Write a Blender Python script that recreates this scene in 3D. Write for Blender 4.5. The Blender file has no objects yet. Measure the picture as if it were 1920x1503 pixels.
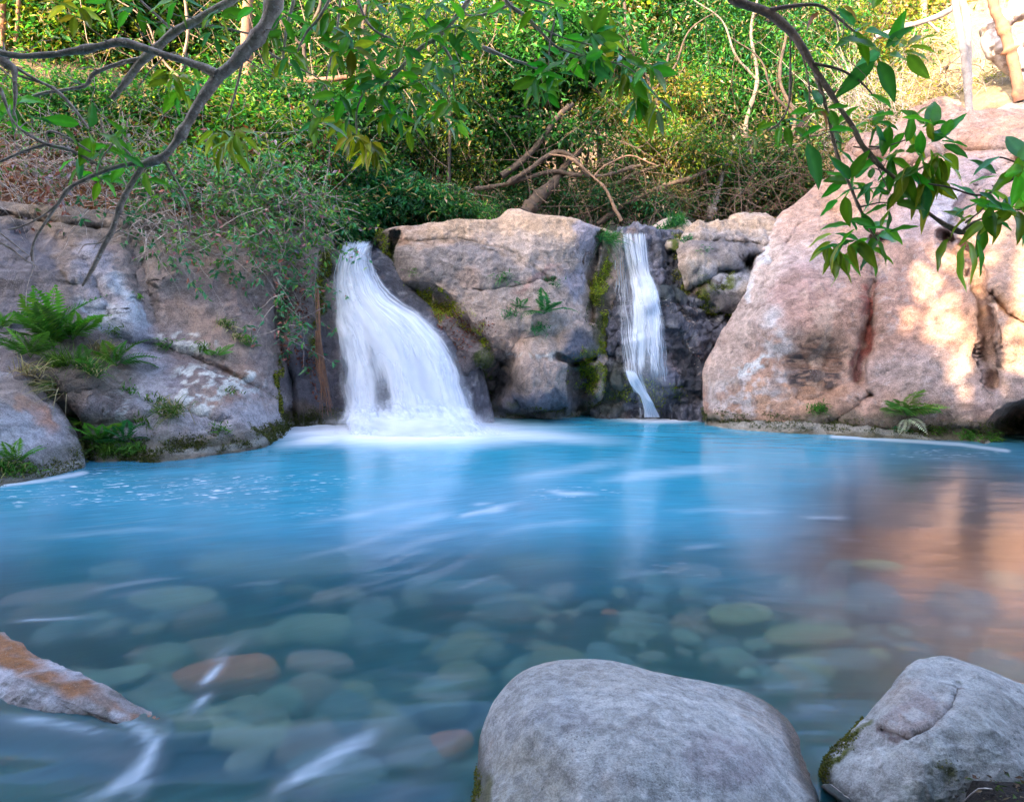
import bpy, math, random
import numpy as np
from mathutils import Vector
random.seed(7)
RS = np.random.RandomState(11)
SC = bpy.context.scene
COL = SC.collection

# ------------------------------------------------------------------ camera, sky, sun, exposure
FPX = 1300.0
CAMZ = 1.6
PITCH = math.atan(148.5 / FPX)
cd = bpy.data.cameras.new('camera')
cam = bpy.data.objects.new('camera', cd)
COL.objects.link(cam)
cam.location = (0, 0, CAMZ)
cam.rotation_euler = (math.pi / 2 - PITCH, 0, 0)
cd.sensor_width = 36
cd.lens = 36 * FPX / 1920
cd.clip_start = 0.05
cd.clip_end = 600
SC.camera = cam

SUN_EL = math.radians(25)
SUN_AZ = math.radians(36)            # light travels towards +x +y, this far right of +y
SD = np.array([math.sin(SUN_AZ) * math.cos(SUN_EL), math.cos(SUN_AZ) * math.cos(SUN_EL), -math.sin(SUN_EL)])
w = bpy.data.worlds.new('World')
SC.world = w
w.use_nodes = True
nt = w.node_tree
bg = nt.nodes['Background']
sky = nt.nodes.new('ShaderNodeTexSky')
sky.sky_type = 'NISHITA'
sky.sun_disc = False
sky.sun_elevation = SUN_EL
sky.sun_rotation = SUN_AZ + math.pi
sky.air_density = .7
sky.dust_density = 3.0
sky.ozone_density = .6
nt.links.new(sky.outputs[0], bg.inputs[0])
bg.inputs[1].default_value = 0.15
sl = bpy.data.lights.new('sun', 'SUN')
sl.energy = 2.6
sl.angle = math.radians(0.6)
sl.color = (1.0, 0.74, 0.47)
so = bpy.data.objects.new('sun', sl)
COL.objects.link(so)
so.rotation_euler = Vector(SD.tolist()).to_track_quat('-Z', 'Y').to_euler()
SC.view_settings.view_transform = 'Standard'
SC.view_settings.look = 'None'
SC.view_settings.gamma = 1
SC.view_settings.exposure = 3.28
SC.cycles.max_bounces = 6
SC.cycles.diffuse_bounces = 3
SC.cycles.glossy_bounces = 3
SC.cycles.transmission_bounces = 4
SC.cycles.transparent_max_bounces = 24
SC.cycles.sample_clamp_indirect = 6

# ------------------------------------------------------------------ projection helpers
_F = np.array([0, math.cos(PITCH), -math.sin(PITCH)])
_U = np.array([0, math.sin(PITCH), math.cos(PITCH)])

def ray(px, py):
    px = np.asarray(px, float); py = np.asarray(py, float)
    x = (px - 960) / FPX; y = -(py - 751.5) / FPX
    return np.stack([x, _F[1] + y * _U[1], _F[2] + y * _U[2]], -1)

def P(px, py, Y):
    d = ray(px, py)
    t = np.asarray(Y, float) / d[..., 1]
    return d * t[..., None] + np.array([0, 0, CAMZ])

def GY(px, py, z=0.0):
    d = ray(px, py)
    return (z - CAMZ) / d[..., 2] * d[..., 1]

def W2P(Q):
    Q = np.asarray(Q, float)
    v = Q - np.array([0, 0, CAMZ])
    f = np.maximum(v @ _F, 0.05)
    return 960 + v[..., 0] / f * FPX, 751.5 - (v @ _U) / f * FPX

# ------------------------------------------------------------------ numpy noise
def _hash(ix, iy, iz, seed):
    h = (ix.astype(np.uint32) * np.uint32(374761393) + iy.astype(np.uint32) * np.uint32(668265263)
         + iz.astype(np.uint32) * np.uint32(2147483647) + np.uint32((seed * 1274126177) & 0xffffffff))
    h = (h ^ (h >> np.uint32(13))) * np.uint32(1274126177)
    h = (h ^ (h >> np.uint32(16))) * np.uint32(2246822519)
    return ((h ^ (h >> np.uint32(15))) & np.uint32(0xffffff)).astype(np.float64) / 0xffffff

def vn(Q, seed=0):
    F = np.floor(Q); f = Q - F
    I = F.astype(np.int64)
    f = f * f * f * (f * (f * 6 - 15) + 10)
    out = 0
    for a in (0, 1):
        for b in (0, 1):
            for c in (0, 1):
                wgt = (f[..., 0] if a else 1 - f[..., 0]) * (f[..., 1] if b else 1 - f[..., 1]) * (f[..., 2] if c else 1 - f[..., 2])
                out = out + wgt * _hash(I[..., 0] + a, I[..., 1] + b, I[..., 2] + c, seed)
    return out * 2 - 1

def fbm(Q, freq=1.0, octs=4, seed=0, gain=0.5, ridged=False):
    s = 0; a = 1; tot = 0
    Q = np.asarray(Q, float) * freq
    for o in range(octs):
        n = vn(Q + 31.7 * o, seed + o * 7)
        if ridged: n = 1 - 2 * np.abs(n)
        s = s + a * n; tot += a
        a *= gain; Q = Q * 2.03
    return s / tot

def sst(x, a, b):
    t = np.clip((x - a) / (b - a), 0, 1)
    return t * t * (3 - 2 * t)

def blob(px, py, cx, cy, rx, ry, ang=0, soft=.35):
    c, s = math.cos(math.radians(ang)), math.sin(math.radians(ang))
    dx, dy = px - cx, py - cy
    u = (dx * c + dy * s) / rx; v = (-dx * s + dy * c) / ry
    return 1 - sst(np.sqrt(u * u + v * v), 1 - soft, 1 + soft)

def pldist(px, py, pts):
    best = np.full(np.shape(px), 1e9)
    for (x0, y0), (x1, y1) in zip(pts[:-1], pts[1:]):
        dx, dy = x1 - x0, y1 - y0
        t = np.clip(((px - x0) * dx + (py - y0) * dy) / (dx * dx + dy * dy), 0, 1)
        best = np.minimum(best, np.hypot(px - x0 - t * dx, py - y0 - t * dy))
    return best

def stroke(px, py, pts, wd):
    return 1 - sst(pldist(px, py, pts), wd * .35, wd)

def mix(c, col, m):
    m = np.clip(m, 0, 1)[..., None]
    return c * (1 - m) + np.array(col) * m

# ------------------------------------------------------------------ object helpers
def tag(o, label=None, cat=None, group=None, kind=None):
    if label: o['label'] = label
    if cat: o['category'] = cat
    if group: o['group'] = group
    if kind: o['kind'] = kind
    return o

def mesh_np(name, V, faces, mat=None, col=None, smooth=True, attrs=None):
    me = bpy.data.meshes.new(name)
    V = np.asarray(V, np.float32).reshape(-1, 3)
    faces = np.asarray(faces, np.int32)
    n, k = faces.shape
    me.vertices.add(len(V)); me.vertices.foreach_set('co', V.ravel())
    me.loops.add(n * k); me.loops.foreach_set('vertex_index', faces.ravel())
    me.polygons.add(n)
    me.polygons.foreach_set('loop_start', np.arange(0, n * k, k, dtype=np.int32))
    me.polygons.foreach_set('loop_total', np.full(n, k, np.int32))
    me.update(calc_edges=True)
    me.polygons.foreach_set('use_smooth', np.full(n, smooth))
    if col is not None:
        c = np.ones((len(V), 4), np.float32)
        col = np.asarray(col)
        c[:, :col.shape[-1]] = col
        a = me.color_attributes.new('Col', 'FLOAT_COLOR', 'POINT')
        a.data.foreach_set('color', c.ravel())
    for k2, v2 in (attrs or {}).items():
        v2 = np.asarray(v2, np.float32)
        if v2.ndim == 1:
            a = me.attributes.new(k2, 'FLOAT', 'POINT'); a.data.foreach_set('value', v2)
        else:
            a = me.attributes.new(k2, 'FLOAT_VECTOR', 'POINT'); a.data.foreach_set('vector', v2.ravel())
    if mat: me.materials.append(mat)
    me.validate()
    return me

def obj(name, me, parent=None, loc=None):
    o = bpy.data.objects.new(name, me)
    COL.objects.link(o)
    if parent: o.parent = parent
    if loc is not None: o.location = [float(v) for v in loc]
    return o

def empty(name, loc=(0, 0, 0)):
    return obj(name, None, None, loc)

def gridfaces(n, m, wrap=False):
    i, j = np.meshgrid(np.arange(n - 1), np.arange(m - 1), indexing='ij')
    a = i * m + j
    return np.stack([a, a + m, a + m + 1, a + 1], -1).reshape(-1, 4)

def recentre(V, base=None):
    b = np.array([V[:, 0].mean(), V[:, 1].mean(), V[:, 2].min()]) if base is None else np.asarray(base)
    return V - b, b

# ------------------------------------------------------------------ materials
def newmat(name):
    m = bpy.data.materials.new(name); m.use_nodes = True
    t = m.node_tree; t.nodes.clear()
    return m, t

class NB:
    def __init__(s, name):
        s.m, s.t = newmat(name)
    def n(s, ty, **kw):
        nd = s.t.nodes.new('ShaderNode' + ty)
        for k, v in kw.items():
            if k.startswith('i_'):
                key = k[2:]
                key = int(key) if key.isdigit() else key.replace('_', ' ')
                if hasattr(v, 'is_linked') or isinstance(v, bpy.types.NodeSocket): s.t.links.new(v, nd.inputs[key])
                else: nd.inputs[key].default_value = v
            else: setattr(nd, k, v)
        return nd
    def l(s, a, b): s.t.links.new(a, b)
    def out(s, sh):
        o = s.n('OutputMaterial'); s.l(sh, o.inputs[0]); return s.m
    def math(s, op, a, b=0.0, clamp=False):
        nd = s.n('Math', operation=op, use_clamp=clamp)
        for i, v in enumerate((a, b)):
            if isinstance(v, bpy.types.NodeSocket): s.l(v, nd.inputs[i])
            else: nd.inputs[i].default_value = v
        return nd.outputs[0]
    def ramp(s, f, a, b, c=0.0, d=1.0):
        nd = s.n('MapRange', interpolation_type='SMOOTHSTEP')
        s.l(f, nd.inputs[0])
        for i, v in zip((1, 2, 3, 4), (a, b, c, d)): nd.inputs[i].default_value = v
        return nd.outputs[0]
    def noise(s, scale, detail=4, rough=.55, vec=None, dist=0.0):
        nd = s.n('TexNoise'); nd.inputs['Scale'].default_value = scale
        nd.inputs['Detail'].default_value = detail; nd.inputs['Roughness'].default_value = rough
        nd.inputs['Distortion'].default_value = dist
        if vec is not None: s.l(vec, nd.inputs['Vector'])
        return nd.outputs[0]
    def mixc(s, f, a, b, mode='MIX'):
        nd = s.n('Mix', data_type='RGBA', blend_type=mode)
        for i, v in ((0, f), (6, a), (7, b)):
            if isinstance(v, bpy.types.NodeSocket): s.l(v, nd.inputs[i])
            else: nd.inputs[i].default_value = v if i == 0 else (*v, 1)
        return nd.outputs[2]

def rock_mat(name, s1=1.0, contrast=.55, bump=.35, pits=.5, spec=(.5, .5, .48)):
    b = NB(name)
    pos = b.n('NewGeometry').outputs['Position']
    at = b.n('Attribute', attribute_name='Col')
    n1 = b.noise(9 * s1, 7, .65, pos, .4)
    n2 = b.noise(55 * s1, 5, .7, pos)
    n3 = b.noise(160 * s1, 3, .7, pos)
    v = b.math('ADD', b.math('MULTIPLY', n1, .34), b.math('ADD', b.math('MULTIPLY', n2, .36), b.math('MULTIPLY', n3, .30)))
    mul = b.ramp(v, .36, .64, 1 - contrast, 1 + contrast * .8)
    g = b.n('Combine' + 'XYZ'); [b.l(mul, g.inputs[i]) for i in range(3)]
    c = b.mixc(1.0, at.outputs['Color'], g.outputs[0], 'MULTIPLY')
    # pale mineral and lichen specks, painted glints on wet rock, dark pits
    vo = b.n('TexVoronoi', feature='F1'); b.l(pos, vo.inputs['Vector']); vo.inputs['Scale'].default_value = 38 * s1
    pm = b.math('MULTIPLY', b.ramp(vo.outputs['Distance'], .12, .3, 1, 0), b.ramp(b.noise(4 * s1, 3, .6, pos), .48, .66))
    c = b.mixc(b.math('MULTIPLY', pm, .45 * pits), c, spec)
    vo2 = b.n('TexVoronoi', feature='F1'); b.l(pos, vo2.inputs['Vector']); vo2.inputs['Scale'].default_value = 27 * s1
    dm = b.math('MULTIPLY', b.ramp(vo2.outputs['Distance'], .10, .28, 1, 0), b.ramp(b.noise(3.1 * s1, 3, .6, pos), .52, .62))
    c = b.mixc(b.math('MULTIPLY', dm, .55 * pits), c, (.05, .045, .05))
    h = b.math('SUBTRACT', b.math('ADD', b.math('MULTIPLY', n1, .9), b.math('ADD', b.math('MULTIPLY', n2, .35), b.math('MULTIPLY', n3, .12))), b.math('MULTIPLY', dm, .25))
    bp = b.n('Bump'); bp.inputs['Strength'].default_value = bump; bp.inputs['Distance'].default_value = .07
    b.l(h, bp.inputs['Height'])
    rough = b.ramp(at.outputs['Alpha'], 0, 1, .92, .28)
    pr = b.n('BsdfPrincipled', i_Base_Color=c, i_Roughness=rough, i_Normal=bp.outputs[0])
    pr.inputs['Specular IOR Level'].default_value = .4
    return b.out(pr.outputs[0])

def leaf_mat(name, trans=.35, gloss=.35, rough=.35, vary=.25, attr='Col', color=None):
    b = NB(name)
    if color is None: c0 = b.n('Attribute', attribute_name=attr).outputs['Color']
    else:
        r = b.n('RGB'); r.outputs[0].default_value = (*color, 1); c0 = r.outputs[0]
    oi = b.n('ObjectInfo')
    hs = b.n('HueSaturation', i_Color=c0)
    b.l(b.ramp(oi.outputs['Random'], 0, 1, .5 - .035 * vary * 4, .5 + .03 * vary * 4), hs.inputs['Hue'])
    b.l(b.ramp(oi.outputs['Random'], 0, 1, 1 - vary, 1 + vary), hs.inputs['Value'])
    c = hs.outputs[0]
    pr = b.n('BsdfPrincipled', i_Base_Color=c, i_Roughness=rough)
    pr.inputs['Specular IOR Level'].default_value = gloss
    tr = b.n('BsdfTranslucent', i_Color=b.mixc(1.0, c, (1.3, 1.5, .5), 'MULTIPLY'))
    mx = b.n('MixShader', i_0=trans); b.l(pr.outputs[0], mx.inputs[1]); b.l(tr.outputs[0], mx.inputs[2])
    return b.out(mx.outputs[0])

def bark_mat(name, col, col2, scale=14, pale=None):
    b = NB(name)
    pos = b.n('NewGeometry').outputs['Position']
    n1 = b.noise(scale, 6, .7, pos, .6); n2 = b.noise(scale * 6, 4, .7, pos)
    c = b.mixc(b.ramp(n1, .38, .62), col, col2)
    if pale: c = b.mixc(b.ramp(b.noise(scale * 1.7, 5, .7, pos), .55, .66), c, pale)
    c = b.mixc(b.ramp(n2, .35, .5, .25, 0), c, (.02, .015, .012))
    bp = b.n('Bump'); bp.inputs['Strength'].default_value = .5; bp.inputs['Distance'].default_value = .01
    b.l(b.math('ADD', n1, b.math('MULTIPLY', n2, .5)), bp.inputs['Height'])
    pr = b.n('BsdfPrincipled', i_Base_Color=c, i_Roughness=.85, i_Normal=bp.outputs[0])
    return b.out(pr.outputs[0])

M_ROCK = rock_mat('sandstone', 1.15, .60, .9, 1.0)
M_WET = rock_mat('wet_basalt', 1.6, .75, .8, .9, (.30, .31, .36))  # bluish specks paint specular glints into the wet colour
M_BOULDER = rock_mat('river_boulder', 2.4, .50, .45, 1.0, (.55, .54, .5))
M_STONE = rock_mat('bed_stone', 4.0, .4, .3, .5)
M_LEAF = leaf_mat('leaf_far', .5, .3, .4, .0)
M_GRASS = leaf_mat('leaf_grass', .3, .2, .5, .12)
M_DRY = leaf_mat('dry_leaf', .15, .2, .6, .1)
M_TWIG = bark_mat('dry_twig', (.42, .36, .33), (.27, .22, .20), 9, (.6, .55, .52))
M_BARK = bark_mat('dark_bark', (.10, .07, .05), (.05, .035, .03), 8)
M_BARKP = bark_mat('pale_bark', (.30, .26, .25), (.20, .165, .155), 5, (.42, .39, .38))
M_BARKO = bark_mat('orange_bark', (.34, .16, .09), (.20, .10, .07), 6)
M_BRANCH = bark_mat('grey_branch_bark', (.52, .40, .33), (.27, .20, .165), 26, (.66, .56, .50))

# ------------------------------------------------------------------ relief rocks
def rbf(ctrl):
    C = np.array([[c[0], c[1]] for c in ctrl], float) / 500.0
    Y = np.array([GY(c[0], c[1]) + (c[3] if len(c) > 3 else 0) if c[2] is None else c[2] for c in ctrl], float)
    n = len(C)
    D = np.linalg.norm(C[:, None] - C[None], axis=-1)
    A = np.zeros((n + 3, n + 3)); A[:n, :n] = np.power(D, 1.6) * -1 - np.eye(n) * 1e-3
    A[:n, n] = 1; A[:n, n + 1:] = C; A[n, :n] = 1; A[n + 1:, :n] = C.T
    s = np.linalg.solve(A, np.concatenate([Y, [0, 0, 0]]))
    def f(px, py):
        q = np.stack([px, py], -1) / 500.0
        sh = q.shape[:-1]; q = q.reshape(-1, 2)
        d = np.linalg.norm(q[:, None] - C[None], axis=-1)
        r = -np.power(d, 1.6) @ s[:n] + s[n] + q @ s[n + 1:]
        return r.reshape(sh)
    return f

def catmull(pts, n, closed=False):
    pts = np.asarray(pts, float)
    m = len(pts)
    if closed: ext = np.concatenate([pts[-1:], pts, pts[:2]])
    else: ext = np.concatenate([2 * pts[:1] - pts[1:2], pts, 2 * pts[-1:] - pts[-2:-1]])
    segs = m if closed else m - 1
    t = np.linspace(0, segs, n, endpoint=not closed)
    i = np.minimum(t.astype(int), segs - 1); u = (t - i)[:, None]
    p0, p1, p2, p3 = ext[i], ext[i + 1], ext[i + 2], ext[i + 3]
    return .5 * (2 * p1 + (p2 - p0) * u + (2 * p0 - 5 * p1 + 4 * p2 - p3) * u * u + (3 * p1 - p0 - 3 * p2 + p3) * u ** 3)

class Rock: pass
ROCKS = {}

def relief(name, outline, ctrl, N=160, rnd=.5, back=2.0, k=3.0, mat=None, disp=((.6, .25, 0), (2.2, .07, 1), (7, .02, 1)),
           paint=None, carve=None, centre=None, seed=1, rim=.9, jag=3.0, label=None, cat='rock', key=None, group=None):
    o = catmull(outline, 500, True)
    q = np.stack([o[:, 0] * .012, o[:, 1] * .012, np.full(len(o), seed * 3.3)], -1)
    o = o + np.stack([fbm(q, 1.6, 4, seed), fbm(q + 50, 1.6, 4, seed)], -1) * jag
    if centre is None: centre = ((o[:, 0].min() + o[:, 0].max()) / 2, (o[:, 1].min() + o[:, 1].max()) / 2)
    c = np.array(centre, float)
    hx = (o[:, 0].max() - o[:, 0].min()) / 2; hy = (o[:, 1].max() - o[:, 1].min()) / 2
    lin = np.linspace(-1, 1, N)
    a, b = np.meshgrid(lin, lin, indexing='ij')
    r = np.maximum(np.maximum(abs(a), abs(b)), 1e-6)
    ang = np.arctan2(b, a)
    # outline radius in box-normalised space
    on = (o - c) / np.array([hx, hy])
    oa = np.arctan2(on[:, 1], on[:, 0]); orr = np.hypot(on[:, 0], on[:, 1])
    srt = np.argsort(oa); oa, orr = oa[srt], orr[srt]
    oa = np.concatenate([oa[-3:] - 2 * np.pi, oa, oa[:3] + 2 * np.pi]); orr = np.concatenate([orr[-3:], orr, orr[:3]])
    R = np.interp(ang, oa, orr)
    ri = 1 - (1 - r) ** 1.35
    px = c[0] + np.cos(ang) * R * ri * hx
    py = c[1] + np.sin(ang) * R * ri * hy
    prof = (1 - np.minimum(ri, 1) ** k) ** (1 / k)
    Yf = rbf(ctrl)(px, py)
    front = Yf + rnd * (1 - prof)
    Pw = P(px, py, Yf); cx_ = px + fbm(Pw, 2.2, 5, seed + 70) * 9; cy_ = py + fbm(Pw, 2.2, 5, seed + 75) * 7
    if carve is not None: front = front + (1 + .5 * fbm(Pw, 3, 3, seed + 60)) * carve(cx_, cy_) * np.clip(prof * 1.6, 0, 1)
    Pf = P(px, py, front)
    # back half: shares the rim
    Pb = P(px, py, Yf + rnd + back * prof)
    n = N * N
    rimmask = (r > 1 - 1e-9)
    idb = np.arange(n).reshape(N, N) + n
    idb[rimmask] = np.arange(n).reshape(N, N)[rimmask]
    V = np.concatenate([Pf.reshape(-1, 3), Pb.reshape(-1, 3)])
    Ff = gridfaces(N, N)[:, ::-1]
    s = max(1, N // 40)
    Fb = idb.ravel()[gridfaces(N, N)]
    # normals of the front sheet
    du = np.gradient(Pf, axis=0); dv = np.gradient(Pf, axis=1)
    nn = np.cross(du, dv); nn /= np.maximum(np.linalg.norm(nn, axis=-1, keepdims=True), 1e-9)
    vw = Pf - np.array([0, 0, CAMZ]); sg = np.sign((nn * vw).sum(-1, keepdims=True)); nn = -nn * np.where(sg == 0, 1, sg)
    damp = np.clip((1 - r) / .06, rim * .0 + .15, 1)[..., None]
    dsp = 0
    for fr, am, rg in disp:
        dsp = dsp + am * fbm(Pf, fr, 4, seed + int(fr * 10), .5, bool(rg))
    V[:n] += (nn * dsp[..., None] * damp).reshape(-1, 3)
    colr = None
    wpx = px + (fbm(Pf, 1.5, 4, seed + 90) * 30 + fbm(Pf, 7, 4, seed + 91) * 12) * min(1, hx / 120); wpy = py + (fbm(Pf, 1.5, 4, seed + 95) * 30 + fbm(Pf, 7, 4, seed + 96) * 12) * min(1, hx / 120)
    cc = paint(wpx, wpy, Pf, V[:n].reshape(N, N, 3)) if paint else np.ones((N, N, 4)) * np.array([.35, .3, .28, 0])
    colr = np.concatenate([cc.reshape(-1, 4)] * 2)
    F = np.concatenate([Ff, Fb])
    used = np.unique(F); mp = np.zeros(2 * n, int); mp[used] = np.arange(len(used))
    Vc, base = recentre(V[used])
    me = mesh_np(name, Vc, mp[F], mat or M_ROCK, colr[used])
    ob = obj(name, me, None, base)
    if label: tag(ob, label, cat, group)
    R_ = Rock(); R_.ob = ob; R_.base = base; R_.N = N
    R_.P = V[:n].reshape(N, N, 3); R_.px = px; R_.py = py; R_.wpx = wpx; R_.wpy = wpy
    du = np.gradient(R_.P, axis=0); dv = np.gradient(R_.P, axis=1)
    n2 = np.cross(du, dv); n2 /= np.maximum(np.linalg.norm(n2, axis=-1, keepdims=True), 1e-9)
    sg = np.sign((n2 * nn).sum(-1, keepdims=True)); R_.n = n2 * np.where(sg == 0, 1, sg)
    R_.area = np.linalg.norm(np.cross(du, dv), axis=-1)
    ROCKS[key or name] = R_
    return R_

def at_pix(R, x, y):
    d = (R.px - x) ** 2 + (R.py - y) ** 2
    i = np.unravel_index(np.argmin(d), d.shape)
    return R.P[i], R.n[i]

def scatter(R, mask, n, rs):
    wgt = (mask * R.area).ravel(); wgt = np.maximum(wgt, 0); wgt = wgt / wgt.sum()
    i = rs.choice(len(wgt), n, p=wgt)
    cell = np.sqrt(R.area.ravel()[i])[:, None]
    return R.P.reshape(-1, 3)[i] + rs.uniform(-.5, .5, (n, 3)) * cell, R.n.reshape(-1, 3)[i]

# ------------------------------------------------------------------ leaf, blade and tube builders
def unit(v): return v / np.maximum(np.linalg.norm(v, axis=-1, keepdims=True), 1e-9)

def leaf_arrays(C, D, Nn, L, W, fold=.18):
    """pointed leaf of four corners folded on its midrib"""
    D = unit(D); S = unit(np.cross(D, Nn)); Nn = np.cross(S, D)
    L = np.asarray(L)[..., None] * np.ones((len(C), 1)); W = np.asarray(W)[..., None] * np.ones((len(C), 1))
    m = C + D * L * .42
    V = np.stack([C, m + S * W * .5 + Nn * W * fold, C + D * L - Nn * L * .08, m - S * W * .5 + Nn * W * fold], 1)
    i = np.arange(len(C))[:, None] * 4
    return V.reshape(-1, 3), i + np.array([[0, 1, 2, 3]])

def leaves_obj(name, C, D, Nn, L, W, cols, mat, parent=None, base=None, fold=.18):
    V, F = leaf_arrays(C, D, Nn, L, W, fold)
    b = np.zeros(3) if base is None else base
    me = mesh_np(name, V - b, F, mat, np.repeat(cols, 4, 0), False)
    return obj(name, me, parent)

def tube_arrays(pts, rad, sides=6, res=None):
    pts = np.asarray(pts, float); rad = np.asarray(rad, float)
    if res:
        q = catmull(np.concatenate([pts, rad[:, None]], 1), res)
        pts, rad = q[:, :3], np.maximum(q[:, 3], 1e-4)
    T = unit(np.gradient(pts, axis=0))
    ref = np.array([.31, .22, .92]); ref = ref if abs(T[0] @ ref) < .9 else np.array([1., 0, 0])
    A = unit(np.cross(T, ref)); B = np.cross(T, A)
    th = np.linspace(0, 2 * np.pi, sides, endpoint=False)
    V = pts[:, None] + rad[:, None, None] * (A[:, None] * np.cos(th)[None, :, None] + B[:, None] * np.sin(th)[None, :, None])
    n = len(pts)
    i, j = np.meshgrid(np.arange(n - 1), np.arange(sides), indexing='ij')
    j2 = (j + 1) % sides
    F = np.stack([i * sides + j, i * sides + j2, (i + 1) * sides + j2, (i + 1) * sides + j], -1).reshape(-1, 4)
    return V.reshape(-1, 3), F

class Batch:
    def __init__(s): s.V = []; s.F = []; s.C = []; s.n = 0
    def add(s, V, F, c=None):
        s.V.append(V); s.F.append(F + s.n); s.n += len(V)
        if c is not None: s.C.append(np.ones((len(V), 3)) * np.array(c) if np.ndim(c) == 1 else c)
    def build(s, name, mat, parent=None, base=(0, 0, 0), smooth=True):
        V = np.concatenate(s.V) - np.asarray(base)
        return obj(name, mesh_np(name, V, np.concatenate(s.F), mat, np.concatenate(s.C) if s.C else None, smooth), parent)

def blades(C, D, L, W, droop, rs, segs=4):
    """tapered curved blades from roots C along D"""
    n = len(C); D = unit(D)
    side = unit(np.cross(D, rs.normal(size=(n, 3))))
    t = np.linspace(0, 1, segs + 1)
    L = np.broadcast_to(L, (n,)); droop = np.broadcast_to(droop, (n,)); W = np.broadcast_to(W, (n,))
    ax = C[:, None] + D[:, None] * (t * 1.0)[None, :, None] * L[:, None, None]
    ax[:, :, 2] -= (t ** 2)[None] * (L * droop)[:, None]
    wd = (1 - t ** 1.6) * .5
    wd[-1] = .02
    a = ax + side[:, None] * wd[None, :, None] * W[:, None, None]
    b = ax - side[:, None] * wd[None, :, None] * W[:, None, None]
    V = np.stack([a, b], 2).reshape(-1, 3)
    k = 2 * (segs + 1)
    f = np.array([[2 * i, 2 * i + 1, 2 * i + 3, 2 * i + 2] for i in range(segs)])
    F = (np.arange(n)[:, None, None] * k + f[None]).reshape(-1, 4)
    return V, F, k

def pal(rs, n, cols, jit=.25):
    cols = np.array(cols, float)
    c = cols[rs.randint(len(cols), size=n)]
    return np.clip(c * (1 + rs.uniform(-jit, jit, (n, 1))) * (1 + rs.uniform(-.08, .08, (n, 3))), .002, .9)

# ------------------------------------------------------------------ ground
XB = [-40, -12, -8, -6, -3.4, -1.2, 2, 4, 6, 8, 12, 40]
def terrain(x, y):
    yb = np.interp(x, XB, [6, 8.6, 10.1, 11.2, 12.1, 12.4, 12.6, 13.0, 13.2, 13.2, 12.0, 9])
    top = np.interp(x, XB, [5, 3.5, 3.15, 2.9, 2.55, 2.4, 2.4, 2.6, 3.3, 4.6, 5.2, 8])
    slope = np.interp(x, XB, [.8, .8, .72, .62, .48, .30, .28, .32, .40, .40, .6, .8])
    d = y - yb
    q = np.stack([x, y, np.zeros_like(x)], -1)
    up = top + slope * np.clip(d, 0, 9) + .55 * np.clip(d - 9, 0, 24) + np.clip(d - 33, 0, 200) * .12
    up = up + fbm(q, .35, 4, 5) * .45 * np.clip(d, 0, 1) + fbm(q, 2.0, 3, 6) * .08
    bed = np.interp(y, [-6, 0, 2, 3, 4, 5.5, 7.5, 12], [-.3, -.35, -.42, -.5, -.62, -1.0, -1.7, -1.8]) + fbm(q, .8, 4, 9) * .10
    bed = bed + (-.30 - bed) * sst(x, 1.5, 2.9) * sst(y, 7.6, 5.8) * .8
    z = bed + (up - bed) * sst(d, -1.0, 0.1)
    side = sst(np.abs(x), 13, 17) * 3.5
    z = np.maximum(z, bed + side)
    near = sst(x, 1.12, 1.45) * sst(y, 2.32, 2.05) * .62
    return z + near + sst(-y, 5, 12) * 4

ux = np.concatenate([np.linspace(-130, -14, 30), np.linspace(-13.6, 13.6, 200), np.linspace(14, 130, 30)])
uy = np.concatenate([np.linspace(-60, -4, 16), np.linspace(-3.4, 24, 200), np.linspace(24.6, 150, 60)])
gx, gy = np.meshgrid(ux, uy, indexing='ij')
gz = terrain(gx, gy)
Vg = np.stack([gx, gy, gz], -1)
q = Vg.reshape(-1, 3)
n = fbm(q, .9, 4, 21)[:, None]; n2 = fbm(q, 4, 3, 22)[:, None]
land = np.array([.17, .115, .075]) * (1 + .4 * n + .3 * n2)
dry = np.array([.22, .165, .10]) * (1 + .3 * n2)
mk = (sst(q[:, 0], 3.5, 7) * sst(q[:, 1], 12, 15))[:, None]
land = land * (1 - mk) + dry * mk
litter = np.array([.20, .095, .055]) * (1 + .5 * n2)
mk = (sst(q[:, 0], -3.0, -5.0) * sst(q[:, 1], 15, 11))[:, None]
land = land * (1 - mk) + litter * mk
bedc = np.array([.13, .145, .11]) * (1 + .35 * n + .25 * n2)
mk = sst(q[:, 2], .25, -.05)[:, None]
gc = land * (1 - mk) + bedc * mk
oc = np.array([.70, .20, .05]) * (1 + .3 * n + .3 * n2)  # orange shelf, its colour pushed to stand in for the warm reflection
mk2 = (sst(q[:, 0] + .5 * n[:, 0], 1.7, 2.9) * sst(q[:, 1], 7.6, 6))[:, None] * mk
gc = gc * (1 - mk2) + oc * mk2
near = (sst(q[:, 2], -.15, -.02) * sst(q[:, 1], 3, 2.4))[:, None]
gc = gc * (1 - near) + np.array([.03, .022, .018]) * near
M_GROUND = rock_mat('earth', 1.2, .5, .6, .6, (.3, .26, .2))
ground = obj('ground', mesh_np('ground', Vg, gridfaces(len(ux), len(uy)), M_GROUND, np.clip(np.concatenate([gc, 0 * mk], 1), .005, 1)))
tag(ground, 'earth bank rising behind the rocks and the stony pool bed', None, None, 'structure')

# ------------------------------------------------------------------ rock painting
PINK = (.50, .37, .31); TAN = (.56, .38, .25); GREY = (.31, .285, .30); DGREY = (.17, .155, .17); LAV = (.36, .345, .40)
RUST = (.36, .15, .085); RED = (.34, .12, .10); WHITE = (.66, .64, .60); WETC = (.055, .055, .065); BROWN = (.20, .125, .085)
MOSS = (.105, .125, .022); MOSSD = (.045, .055, .02); PALE = (.55, .47, .43); BLUEW = (.50, .55, .62)

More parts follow.
